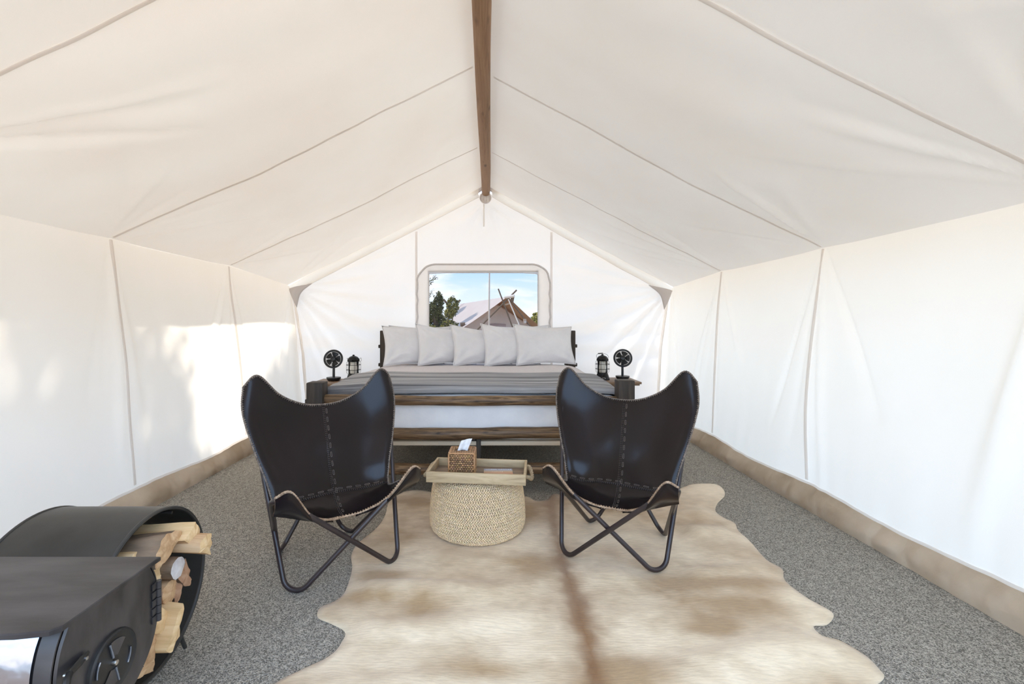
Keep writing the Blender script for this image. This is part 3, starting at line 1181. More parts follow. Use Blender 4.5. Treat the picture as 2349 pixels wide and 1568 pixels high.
# bolt heads / pegs on the posts
for (u, v, x_, y_) in ((869, 794, BXL - 0.012, YHP + 0.05), (869, 836, BXL - 0.012, YHP + 0.05), (1323, 793, BXR + 0.012, YHP + 0.05), (1323, 836, BXR + 0.012, YHP + 0.05), (697, 921, BXL - 0.008, YFP + 0.05), (1459, 930, BXR + 0.008, YFP + 0.05)):
    z_ = HC - (v - V0) / FPX * y_
    mb = MB()
    mb.box((x_, y_, z_), (0.026, 0.036, 0.036), bevel=0.006)
    mb.build('peg', M['post'], bed)

# mattress in its white sheet
MX0, MX1, MY0, MY1 = BXL + 0.085, BXR - 0.085, YFP + 0.095, YHP - 0.005
MZ0, MZ1 = 0.329, 0.625


def soft_box(x0, x1, y0, y1, z0, z1, r, nx=60, ny=50, nz=12, fn=None):
    """rounded cushion-like box as a closed grid (top cap, sides, bottom)"""
    bm = bmesh.new()
    bmesh.ops.create_cube(bm, size=1)
    for v in bm.verts:
        v.co = Vector((x0 if v.co.x < 0 else x1, y0 if v.co.y < 0 else y1, z0 if v.co.z < 0 else z1))
    bmesh.ops.bevel(bm, geom=bm.edges[:], offset=r, segments=4, affect='EDGES', profile=0.5)
    for ax, nn, a0, a1 in (('x', nx, x0, x1), ('y', ny, y0, y1), ('z', nz, z0, z1)):
        for k in range(1, nn):
            p = a0 + r + (a1 - a0 - 2 * r) * k / nn
            co = Vector((p if ax == 'x' else 0, p if ax == 'y' else 0, p if ax == 'z' else 0))
            no = Vector((ax == 'x', ax == 'y', ax == 'z'))
            bmesh.ops.bisect_plane(bm, geom=bm.verts[:] + bm.edges[:] + bm.faces[:], plane_co=co, plane_no=no)
    bm.verts.index_update()
    vs = [v.co.copy() for v in bm.verts]
    if fn:
        vs = [fn(v) for v in vs]
    fs = [[v.index for v in f.verts] for f in bm.faces]
    bm.free()
    return vs, fs


def mat_fn(p):
    q = p.copy()
    if p.y < MY0 + 0.06:       # diagonal drag folds on the foot end
        q.y -= 0.010 * mnoise.noise((p.x * 2.2 + p.z * 4.0, p.z * 3 - p.x * 0.9, 3)) + 0.004 * mnoise.noise((p.x * 5 + p.z * 14, p.z * 3, 8))
    q.z += 0.008 * mnoise.noise((p.x * 2, p.y * 2, 1))
    return q


mb = MB()
mb.add(*soft_box(MX0, MX1, MY0, MY1, MZ0, MZ1, 0.045, 48, 12, 10, mat_fn))
mattress = mb.build('mattress', M['sheet'], origin=((MX0 + MX1) / 2, (MY0 + MY1) / 2, MZ0), angle=70)
tag(mattress, 'thick mattress in a white sheet lying on the log bed', 'mattress')
# loose sheet hem hanging below the slat
mb = MB()
rows = []
hx = np.linspace(MX0 + 0.06, MX1 - 0.06, 130)
for k in np.linspace(0, 1, 8):
    z = 0.335 - (0.036 + 0.022 * sines(hx, hx * 0, 77, 0.9, 3)) * k
    y = MY0 + 0.075 + 0.010 * sines(hx, hx * 0, 78, 2.4, 3) * k
    rows.append(np.stack([hx, y, z], 1))
rows = np.array(rows)
rows2 = np.concatenate([rows, rows[::-1] + np.array([0, 0.004, 0])])
surf_grid('sheet_hem', rows2, M['sheet'], mattress)


# bed cover and folded striped blanket
def top_z(x, y):
    ex = min(x - (MX0 - 0.02), (MX1 + 0.02) - x)
    return MZ1 + 0.036 + 0.018 * min(1, max(0, ex) / 0.25) + 0.012 * mnoise.noise((x * 1.7, y * 1.9, 4)) + 0.022 * math.sin(PI * min(1, max(0, (y - 3.1) / 1.9)))


def drape(x0, x1, y0, y1, drop, lift, nx, ny, seed, rip=0.0, front=0.0):
    """cloth lying over the mattress and falling at both long sides"""
    half = (x1 - x0) / 2
    xc = (x0 + x1) / 2
    total = half + drop
    rows = []
    for j in range(ny + 1):
        y = y0 + (y1 - y0) * j / ny
        row = []
        for i in range(nx + 1):
            q = -total + 2 * total * i / nx
            a = abs(q)
            sg = 1 if q > 0 else -1
            R = 0.05
            if a < half - R:
                p = np.array([xc + q, y, top_z(xc + q, y) + lift])
            else:
                zt = top_z(xc + sg * (half - R), y) + lift
                t = a - (half - R)
                if t < R * PI / 2:
                    th = t / R
                    p = np.array([xc + sg * (half - R + R * math.sin(th)), y, zt - R + R * math.cos(th)])
                else:
                    dd = t - R * PI / 2
                    p = np.array([xc + sg * (half + 0.010 * mnoise.noise((y * 6, seed, sg)) * dd / drop), y, zt - R - dd])
            if rip:
                p[2] += rip * (mnoise.noise((q * 0.8 + seed, y * 19, 2)) + 0.5 * mnoise.noise((q * 1.3 - seed, y * 38, 7)))
            if front and j < 4:
                k = (4 - j) / 4
                p[2] -= front * k ** 2 * (1 if a < half else 0.2)
            row.append(p)
        rows.append(row)
    top = np.array(rows)
    bot = top[::-1].copy()
    bot[:, :, 2] -= 0.006
    return np.concatenate([top, bot])


o = surf_grid('bed_cover', drape(MX0 - 0.012, MX1 + 0.012, 3.55, MY1 - 0.01, 0.28, 0.0, 100, 40, 3.0), M['cover'], None)
tag(o, 'smooth pale off-white cover spread over the mattress below the pillows', 'bedspread')
o = surf_grid('throw_blanket', drape(MX0 - 0.024, MX1 + 0.024, MY0 + 0.012, 3.78, 0.24, 0.013, 100, 60, 5.0, rip=0.011, front=0.045), M['blanket'], None)
tag(o, 'grey striped woven blanket laid across the foot of the bed', 'blanket')


# pillows
def make_pillow(name, w, h, th, seed, slant=0.0, nu=34, nv=26):
    us = np.linspace(-1, 1, nu)
    vs = np.linspace(-1, 1, nv)
    sides = []
    for sg in (1, -1):
        P = np.zeros((nv, nu, 3))
        for j, v in enumerate(vs):
            for i, u in enumerate(us):
                # edges curve in between pointed corners
                x = u * w / 2 * (1 - 0.10 * (1 - abs(v) ** 1.8) * abs(u) ** 3)
                z = v * h / 2 * (1 - 0.12 * (1 - abs(u) ** 1.8) * abs(v) ** 3)
                t = (1 - abs(u) ** 2.6) ** 0.62 * (1 - abs(v) ** 2.6) ** 0.62
                wr = mnoise.noise((u * 2.1 + seed, v * 2.1, sg)) * 0.22 + mnoise.noise((u * 5 + v * 4 + seed, v * 2.5 - u, sg * 3)) * 0.11
                y = -sg * th / 2 * t * (1 + wr * 1.15)
                # creases running in from the corners
                for cu in (-1, 1):
                    for cv in (-1, 1):
                        du, dv = (u - cu), (v - cv)
                        d_ = math.hypot(du, dv)
                        an = math.atan2(-cv * dv, -cu * du)
                        y += -sg * 0.014 * math.exp(-((d_ - 0.5) / 0.35) ** 2) * math.sin(an * 9 + seed) * t ** 0.4
                z -= math.tan(math.radians(slant)) * x * (v + 1) / 2
                P[j, i] = (x, y, z)
        sides.append(P)
    mb = MB()
    mb.add(sides[0].reshape(-1, 3), grid_faces(nu, nv))
    mb.add(sides[1].reshape(-1, 3), [q[::-1] for q in grid_faces(nu, nv)])
    o = mb.build(name, M['pillow'], angle=None)
    bm = bmesh.new()
    bm.from_mesh(o.data)
    bmesh.ops.remove_doubles(bm, verts=bm.verts[:], dist=1e-5)
    bmesh.ops.recalc_face_normals(bm, faces=bm.faces[:])
    bm.to_mesh(o.data)
    bm.free()
    o.data.polygons.foreach_set('use_smooth', [True] * len(o.data.polygons))
    # piped seam as a part of its own
    E_ = []
    for i in range(nu):
        E_.append(sides[0][0, i])
    for j in range(1, nv):
        E_.append(sides[0][j, -1])
    for i in range(nu - 2, -1, -1):
        E_.append(sides[0][-1, i])
    for j in range(nv - 2, 0, -1):
        E_.append(sides[0][j, 0])
    mb = MB()
    mb.tube(np.array(E_) * 1.002, 0.0035, n=5, closed=True)
    s_ = mb.build('seam', M['pillow'], o, angle=None)
    return o


PIL = [  # u centre, bottom v, width, height, yaw, roll, label
    (946, 848, 0.615, 0.400, 20, 2, 'white pillow leaning on the left bedpost, first of the front row'),
    (1022, 851, 0.60, 0.390, 21, 7, 'white pillow in the front row, second from the left bedpost'),
    (1104, 852, 0.62, 0.380, 21, 7.5, 'white pillow at the middle of the front row of five'),
    (1173, 853, 0.60, 0.405, 20, 5, 'white pillow in the front row, fourth from the left bedpost'),
    (1251, 852, 0.62, 0.405, 13, 2.5, 'white pillow seen full width, nearest the right bedpost'),
]
for i, (u, v, w_, h_, yaw, roll, lab) in enumerate(PIL):
    o = make_pillow('pillow', w_, h_, 0.135, 3.7 * i + 1, roll)
    Y = 4.66 - 0.012 * i
    p = at(u, v, Y)
    zb = top_z(p[0], Y) + 0.004
    R = Matrix.Rotation(math.radians(yaw), 3, 'Z') @ Matrix.Rotation(math.radians(-17), 3, 'X')
    o.matrix_basis = Matrix.Translation((p[0], Y + 0.07, zb + h_ * 0.472)) @ R.to_4x4()
    tag(o, lab, 'pillow', 'front row of white pillows on the bed')
for i, (u, v, lab) in enumerate(((945, 845, 'white pillow behind the first two, its top edge showing by the window'), (1176, 845, 'white pillow standing behind the fourth and fifth pillows'))):
    o = make_pillow('pillow', 0.66, 0.38, 0.13, 21.7 * i + 9)
    Y = 4.90
    p = at(u + 16, v, Y)
    zb = top_z(p[0], Y) + 0.004
    R = Matrix.Rotation(math.radians(1), 3, 'Z') @ Matrix.Rotation(math.radians(-9), 3, 'X') @ Matrix.Rotation(math.radians(-1 if i else 1), 3, 'Y')
    o.matrix_basis = Matrix.Translation((p[0], Y + 0.03, zb + 0.205 + 0.01 * i)) @ R.to_4x4()
    tag(o, lab, 'pillow', 'back row of white pillows on the bed')

# ================================================================== nightstands, fans, lanterns
NZ = 0.523


def nightstand(x0, x1, y0, y1, label):
    t = thing('nightstand', ((x0 + x1) / 2, (y0 + y1) / 2, 0), label, 'nightstand', 'nightstands beside the bed')
    xc, yc = (x0 + x1) / 2, (y0 + y1) / 2
    mb = MB()
    mb.box((xc, yc, NZ - 0.011), (x1 - x0, y1 - y0, 0.022), bevel=0.004)
    mb.build('table_top', M['stand'], t)
    mb = MB()
    mb.box((xc, yc, NZ - 0.030), (x1 - x0 - 0.03, y1 - y0 - 0.03, 0.016), bevel=0.003)
    mb.build('moulding', M['stand'], t)
    mb = MB()
    z0, z1 = 0.10, NZ - 0.038
    w_, d_ = x1 - x0 - 0.14, y1 - y0 - 0.06
    th = 0.018
    mb.box((xc - w_ / 2 + th / 2, yc, (z0 + z1) / 2), (th, d_, z1 - z0), bevel=0.002)
    mb.box((xc + w_ / 2 - th / 2, yc, (z0 + z1) / 2), (th, d_, z1 - z0), bevel=0.002)
    mb.box((xc, yc + d_ / 2 - th / 2, (z0 + z1) / 2), (w_ - 2 * th, th, z1 - z0))
    mb.box((xc, yc, z0 + th / 2), (w_ - 2 * th, d_ - 2 * th, th))
    mb.box((xc, yc - 0.01, z0 + 0.2), (w_ - 2 * th, d_ - 2 * th - 0.02, th))
    mb.build('body', M['stand'], t)
    mb = MB()
    mb.box((xc, yc - d_ / 2 + 0.011, z1 - 0.075), (w_ - 2 * th - 0.006, 0.02, 0.135), bevel=0.003)
    dr = mb.build('drawer', M['stand'], t)
    mb = MB()
    mb.lathe([(0, 0), (0.008, 0), (0.008, 0.014), (0.016, 0.02), (0.014, 0.028), (0, 0.03)], (xc, yc - d_ / 2 + 0.001, z1 - 0.075), 14, Matrix.Rotation(PI / 2, 3, 'X'))
    mb.build('knob', M['iron'], dr)
    for sx_ in (-1, 1):
        for sy_ in (-1, 1):
            mb = MB()
            mb.box((xc + sx_ * (w_ / 2 - 0.025), yc + sy_ * (d_ / 2 - 0.025), 0.052), (0.045, 0.045, 0.104), bevel=0.004, taper=0.75)
            mb.build('leg', M['stand'], t)
    return t


nightstand(-1.745, -1.20, 4.57, 4.98, 'brown wooden nightstand between the left wall and the bed')
nightstand(0.975, 1.527, 4.68, 5.10, 'brown wooden nightstand between the bed and the right wall')


def make_fan(loc, yaw, tilt, label):
    t = thing('desk_fan', loc, label, 'fan', 'small black fans on the nightstands')
    c = np.array(loc, float)
    mb = MB()
    mb.lathe([(0, 0.0), (0.055, 0.0), (0.066, 0.012), (0.072, 0.030), (0.070, 0.036), (0.06, 0.035), (0.02, 0.034), (0, 0.034)], c, 36)
    mb.build('base', M['black_plastic'], t)
    mb = MB()
    mb.tube([c + (0, 0, 0.033), c + (0, 0, 0.08), c + (0, 0.004, 0.15), c + (0, 0.012, 0.185)], [0.0125, 0.0125, 0.0125, 0.012], n=16)
    mb.build('stem', M['black_plastic'], t)
    hc = c + np.array([0, -0.012, 0.222])
    R = Matrix.Rotation(math.radians(yaw), 3, 'Z') @ Matrix.Rotation(math.radians(tilt), 3, 'X') @ Matrix.Rotation(PI / 2, 3, 'X')   # local +Z looks at the room
    Rn = np.array(R)
    mb = MB()
    mb.lathe([(0, -0.05), (0.026, -0.05), (0.03, -0.03), (0.03, -0.012), (0, -0.01)], hc, 20, R)
    mb.build('motor', M['black_plastic'], t)
    g = MB()
    Rr = 0.086
    a = np.arange(48) * 2 * PI / 48
    ringp = lambda r_, z_: (np.stack([r_ * np.cos(a), r_ * np.sin(a), np.full(48, z_)], 1) @ Rn.T + hc)
    g.tube(ringp(Rr, 0.0), 0.0055, n=8, closed=True, sq=(.8, 1.9))
    g.tube(ringp(0.062, 0.0165), 0.0010, n=4, closed=True)
    g.build('cage_ring', M['black_plastic'], t)
    w_ = MB()
    for k in range(54):
        th = 2 * PI * k / 54
        for zz in (1, -1):
            pr = [(0.024, 0.020 * zz), (0.05, 0.019 * zz), (0.075, 0.013 * zz), (0.086, 0.004 * zz)]
            pts = np.array([(r_ * math.cos(th + (r_ - .02) * 5), r_ * math.sin(th + (r_ - .02) * 5), z_) for r_, z_ in pr]) @ Rn.T + hc
            w_.tube(pts, 0.00095, n=4)
    o = w_.build('cage_wire', M['black_plastic'], t)
    o['kind'] = 'stuff'
    b_ = MB()
    b_.lathe([(0, 0.024), (0.022, 0.022), (0.026, 0.016), (0.026, -0.01), (0, -0.012)], hc, 20, R)
    b_.build('hub', M['black_plastic'], t)
    for k in range(5):
        b_ = MB()
        th0 = 2 * PI * k / 5
        rows = []
        for r_ in np.linspace(0.02, 0.072, 7):
            row = []
            wid = 0.95 if r_ > 0.03 else 0.6
            for q in np.linspace(-0.5, 0.5, 7):
                an = th0 + q * wid * (1.15 - 4 * (r_ - .045) ** 2 * 40)
                row.append((r_ * math.cos(an), r_ * math.sin(an), 0.012 * q * 1.2))
            rows.append(np.array(row) @ Rn.T + hc)
        rows = np.array(rows)
        off = (np.array([0, 0, -0.0018]) @ Rn.T)
        rows = np.concatenate([rows, rows[::-1] + off])
        b_.add(rows.reshape(-1, 3), grid_faces(7, len(rows)))
        b_.build('blade', M['black_plastic'], t, angle=None)
    return t


fl = at(765.5, 863, 4.80)
make_fan((fl[0], 4.80, NZ), 8, -14, 'small black desk fan on the nightstand at the left of the bed, facing right')
fr = at(1428, 862, 4.93)
make_fan((fr[0], 4.93, NZ), -14, -14, 'small black desk fan on the nightstand at the right of the bed')


def make_lantern(loc, handle, label):
    t = thing('camping_lantern', loc, label, 'lantern', 'black lanterns on the nightstands')
    c = np.array(loc, float)
    mb = MB()
    mb.lathe([(0, 0), (0.070, 0), (0.074, 0.006), (0.072, 0.014), (0.066, 0.035), (0.058, 0.058), (0.053, 0.068), (0.053, 0.076), (0, 0.076)], c, 36)
    mb.build('base', M['black_gloss'], t)
    mb = MB()
    a = np.linspace(0, 2 * PI, 28, endpoint=False)
    lb = [c + np.array([-0.004 + 0.018 * math.cos(q), -0.0755 + 0.002 * math.sin(q) ** 2, 0.021 + 0.0065 * math.sin(q)]) for q in a]
    mb.tube(lb, 0.0014, n=5, closed=True)
    mb.build('badge_rim', M['bolt'], t)
    mb = MB()
    mb.lathe([(0.049, 0.076), (0.050, 0.08), (0.050, 0.192), (0.048, 0.196), (0.046, 0.192), (0.046, 0.08), (0.049, 0.076)], c, 30)
    mb.build('glass_chimney', M['glass'], t)
    mb = MB()
    mb.lathe([(0, 0.076), (0.030, 0.077), (0.030, 0.185), (0.026, 0.192), (0, 0.194)], c, 24)
    for z_ in np.linspace(0.09, 0.18, 7):
        mb.tube([c + np.array([0.0315 * math.cos(q), 0.0315 * math.sin(q), z_]) for q in np.linspace(0, 2 * PI, 24, endpoint=False)], 0.002, n=5, closed=True)
    mb.build('diffuser_tube', M['diffuser'], t)
    for k in range(8):
        q = 2 * PI * (k + 0.5) / 8
        mb = MB()
        pr = [(0.056, 0.070), (0.066, 0.085), (0.070, 0.10), (0.070, 0.178), (0.066, 0.19), (0.058, 0.198)]
        mb.tube(spline([c + np.array([r_ * math.cos(q), r_ * math.sin(q), z_]) for r_, z_ in pr], 3), 0.0017, n=6)
        mb.build('guard_wire', M['steel_wire'], t)
    for z_ in (0.113, 0.163):
        mb = MB()
        mb.tube([c + np.array([0.0715 * math.cos(q), 0.0715 * math.sin(q), z_]) for q in np.linspace(0, 2 * PI, 40, endpoint=False)], 0.0026, n=6, closed=True)
        mb.build('guard_ring', M['black_gloss'], t)
    mb = MB()
    mb.lathe([(0, 0.196), (0.058, 0.196), (0.061, 0.200), (0.061, 0.217), (0.058, 0.220), (0.054, 0.228), (0.042, 0.242), (0.024, 0.251), (0.012, 0.255), (0.011, 0.262), (0.007, 0.266), (0, 0.267)], c, 36)
    mb.build('cap', M['black_gloss'], t)
    mb = MB()
    if handle:   # bail up, with a grip lying over the cap
        pts = [(-0.06, 0, 0.228), (-0.062, 0, 0.250), (-0.045, 0, 0.268), (0.0, 0, 0.270), (0.042, 0, 0.262), (0.063, 0, 0.238), (0.058, 0, 0.226)]
        mb.tube(spline([c + np.array(p) for p in pts], 6), 0.0018, n=6)
        mb.build('bail', M['steel_wire'], t)
        mb = MB()
        mb.tube([c + np.array([-0.046, 0, 0.271]), c + np.array([0.004, 0, 0.274])], 0.0055, n=10)
        mb.build('grip', M['black_plastic'], t)
    else:        # bail dropped to the side
        pts = [(0.056, 0.02, 0.222), (0.072, 0.01, 0.232), (0.080, -0.002, 0.214), (0.072, -0.016, 0.196), (0.058, -0.02, 0.214)]
        mb.tube(spline([c + np.array(p) for p in pts], 6), 0.0018, n=6)
        mb.build('bail', M['steel_wire'], t)
        mb = MB()
        pts = [(-0.056, 0.02, 0.222), (-0.064, 0.0, 0.230), (-0.056, -0.02, 0.222)]
        mb.tube(spline([c + np.array(p) for p in pts], 6), 0.0018, n=6)
        mb.build('bail_end', M['steel_wire'], t)
    return t


ll = at(811, 870, 4.78)
make_lantern((ll[0], 4.78, NZ), False, 'black camping lantern with its handle down, on the nightstand at the left of the bed')
lr = at(1382, 868, 4.88)
make_lantern((lr[0], 4.88, NZ), True, 'black camping lantern with its handle up, on the nightstand at the right of the bed')

# ================================================================== cowhide rug
RUG_PX = [(560, 1640), (627, 1568), (700, 1530), (762, 1500), (786, 1468), (790, 1446), (757, 1427), (729, 1414), (734, 1392), (768, 1377), (790, 1358), (801, 1330), (808, 1300),
          (806, 1272), (822, 1244), (866, 1208), (884, 1180), (893, 1150), (925, 1128), (965, 1123), (1010, 1130), (1090, 1132), (1200, 1136), (1228, 1147), (1254, 1145), (1272, 1131),
          (1300, 1138), (1345, 1142), (1430, 1144), (1500, 1130), (1562, 1118), (1590, 1109), (1640, 1109), (1659, 1121), (1662, 1136), (1646, 1153), (1642, 1172), (1664, 1188),
          (1686, 1200), (1694, 1216), (1722, 1242), (1758, 1282), (1794, 1303), (1801, 1330), (1846, 1366), (1902, 1398), (1912, 1414), (1896, 1431), (1866, 1434), (1886, 1456),
          (1930, 1471), (1986, 1502), (2020, 1536), (2028, 1552), (2000, 1575), (1900, 1640), (1700, 1720), (1450, 1900), (1300, 1930), (1150, 1900), (900, 1780), (700, 1720)]
RP = np.array([atz(u, v, 0.006)[:2] for u, v in RUG_PX])
RB = spline(RP, 4, True)


def in_poly(p, poly):
    x, y = p
    c = False
    j = len(poly) - 1
    for i in range(len(poly)):
        xi, yi = poly[i]
        xj, yj = poly[j]
        if (yi > y) != (yj > y) and x < (xj - xi) * (y - yi) / (yj - yi) + xi:
            c = not c
        j = i
    return c


ips = []
st = 0.021
for yy_ in np.arange(RB[:, 1].min(), RB[:, 1].max(), st):
    for xx_ in np.arange(RB[:, 0].min(), RB[:, 0].max(), st):
        q = np.array([xx_ + rng.uniform(-.3, .3) * st, yy_ + rng.uniform(-.3, .3) * st])
        if np.min(np.abs(RB - q).sum(1)) > st * 0.8 and in_poly(q, RB):
            ips.append(q)
pts2 = [Vector(p) for p in RB] + [Vector(p) for p in ips]
nb = len(RB)
vo_, _, fo_, *_r = delaunay_2d_cdt(pts2, [], [list(range(nb))], 1, 1e-6)
BL_ = [(980, 1395, .17, .10, .55), (1690, 1385, .20, .10, .6), (1640, 1440, .12, .06, .6), (1430, 1540, .13, .07, .5), (1150, 1540, .16, .06, .45), (890, 1320, .12, .05, .6), (1440, 1170, .2, .1, .45),
       (950, 1150, .15, .1, .5), (1600, 1340, .22, .05, .55), (1210, 1290, .12, .10, .4), (1180, 1180, .2, .15, .45), (1560, 1200, .22, .10, .45), (830, 1370, .14, .05, .5), (1740, 1340, .12, .05, .5)]
BLW = [(*atz(u, v, .006)[:2], a, b_, k) for u, v, a, b_, k in BL_]
STR = [atz(u, v, .006) for u, v in ((1262, 1140), (1268, 1190), (1276, 1235), (1297, 1305), (1322, 1390), (1345, 1460), (1368, 1568), (1390, 1700))]
STR = np.array(sorted([(p[1], p[0]) for p in STR]))


def hide_col(x, y):
    n1 = mnoise.noise((x * 2.3, y * 2.6, 0.3)) + 0.6 * mnoise.noise((x * 5, y * 6, 2)) + 0.35 * mnoise.noise((x * 13, y * 16, 5))
    t = 0.31 + 0.72 * n1 + 0.22 * mnoise.noise((x * 21, y * 34, 9))
    for bx, by, a, b_, k in BLW:
        t += 1.7 * k * math.exp(-((x - bx) / a) ** 2 - ((y - by) / b_) ** 2)
    t = max(0, min(1, t))
    pale = np.array((0.90, 0.745, 0.535))
    tan_ = np.array((0.47, 0.315, 0.165))
    c = pale + (tan_ - pale) * t
    sx_ = np.interp(y, STR[:, 0], STR[:, 1]) + 0.012 * mnoise.noise((y * 9, 0, 0))
    wd = np.interp(y, [1.0, 1.55, 1.75, 1.95, 2.06, 2.12, 2.3, 2.7, 3.0], [.030, .026, .050, .042, .018, .028, .022, .030, .045]) * (1 + 0.6 * mnoise.noise((y * 20, x * 25, 3)))
    k = math.exp(-abs((x - sx_) / wd) ** 2.2) * np.interp(y, [1.5, 2.04, 2.08, 2.3, 2.95], [.95, .85, .75, .62, .5])
    k2 = 0.34 * math.exp(-((x - sx_) / (wd * 2.4)) ** 2) * (1 + .8 * mnoise.noise((y * 6, x * 9, 17)))
    c = c + (np.array((0.235, 0.102, 0.022)) - c) * min(1, k + k2 * (1 - k))
    # pale belly edges
    return c


FLAT = [(*atz(u, v, .012)[:2], .13) for u, v in ((1297, 1266), (1512, 1305), (1362, 1191), (1518, 1218), (905, 1280))] + [(-.057, 2.525, .34)]


def hide_z(x, y, de):
    flat = 1.0
    for fx, fy, fr in FLAT:
        flat = min(flat, max(0.0, (math.hypot(x - fx, y - fy) - fr * .75) / (fr * .75)))
    flat = min(1.0, flat)
    z = 0.008 + 0.0075 * mnoise.noise((x * 2.4, y * 4.2, 8)) + 0.004 * mnoise.noise((x * 7, y * 9, 4))
    z += 0.050 * max(0, mnoise.noise((x * 1.2 + y * 2.0, y * 5.5 - x * 1.0, 12))) * min(1, abs(x - 0.35) / 0.5)
    z *= min(1, de / 0.10) if de < 0.10 else 1
    z += 0.010 * max(0, mnoise.noise((x * 6, y * 6, 21))) * math.exp(-(de / 0.06) ** 2)
    return 0.007 + (max(0.0045, z + 0.003) - 0.007) * flat


mb = MB()
vv, cc_ = [], []
for p in vo_:
    q = np.array(p)
    de = np.sqrt(((RB - q) ** 2).sum(1)).min()
    vv.append((q[0], q[1], hide_z(q[0], q[1], de)))
    cc_.append(tuple(hide_col(q[0], q[1])))
mb.v, mb.c = vv, cc_
mb.f = [tuple(f) for f in fo_]
mb.m = [0] * len(mb.f)
M['hide'] = tint_mat('cowhide_hair', (1.0, 1.0, 1.0), 0.75, bump=0.45, bscale=26, stretch=(1.0, 5.0, 3.0), var=0.16, sheen=0.25)
rug = mb.build('cowhide_rug', M['hide'], origin=(0.2, 2.0, 0), angle=None, color=True)
so = rug.modifiers.new('thickness', 'SOLIDIFY')
so.thickness = 0.0035
so.offset = -1
tag(rug, 'cream and tan cowhide rug with a brown spine stripe spread on the grey carpet', 'rug')

# ================================================================== butterfly chairs
SL_S = [  # right half of the sling, rows from the top edge to the front lip: (side, forward, up)
    [(0, -.255, .690), (.10, -.252, .703), (.205, -.248, .757), (.300, -.238, .854), (.364, -.226, .810)],
    [(0, -.205, .600), (.105, -.203, .605), (.21, -.197, .625), (.302, -.183, .675), (.362, -.172, .700)],
    [(0, -.150, .505), (.09, -.148, .503), (.18, -.140, .505), (.264, -.108, .520), (.316, -.078, .535)],
    [(0, -.085, .392), (.08, -.084, .390), (.155, -.075, .392), (.228, -.046, .405), (.275, -.015, .410)],
    [(0, .000, .302), (.075, .000, .298), (.15, .004, .297), (.212, .018, .305), (.256, .040, .322)],
    [(0, .090, .264), (.075, .105, .266), (.15, .135, .285), (.215, .170, .330), (.262, .190, .368)],
    [(0, .178, .259), (.085, .225, .280), (.165, .315, .350), (.245, .388, .474), (.298, .360, .455)],
]
SUB = 7


def sling_dense():
    C = []
    for row in SL_S:
        full = [(-a, b_, c) for a, b_, c in row[:0:-1]] + list(row)
        C.append(full)
    C = np.array(C, float)                       # 7 x 9 x 3
    A = np.array([spline(r_, SUB) for r_ in C])  # 7 x 57 x 3
    D = np.array([spline(A[:, i], SUB) for i in range(A.shape[1])]).transpose(1, 0, 2)
    return D                                      # 43 x 57 x 3


TIPN = {'BL': (-.334, -.269, .829), 'BR': (.334, -.269, .829), 'FL': (-.287, .3435, .446), 'FR': (.287, .3435, .446)}


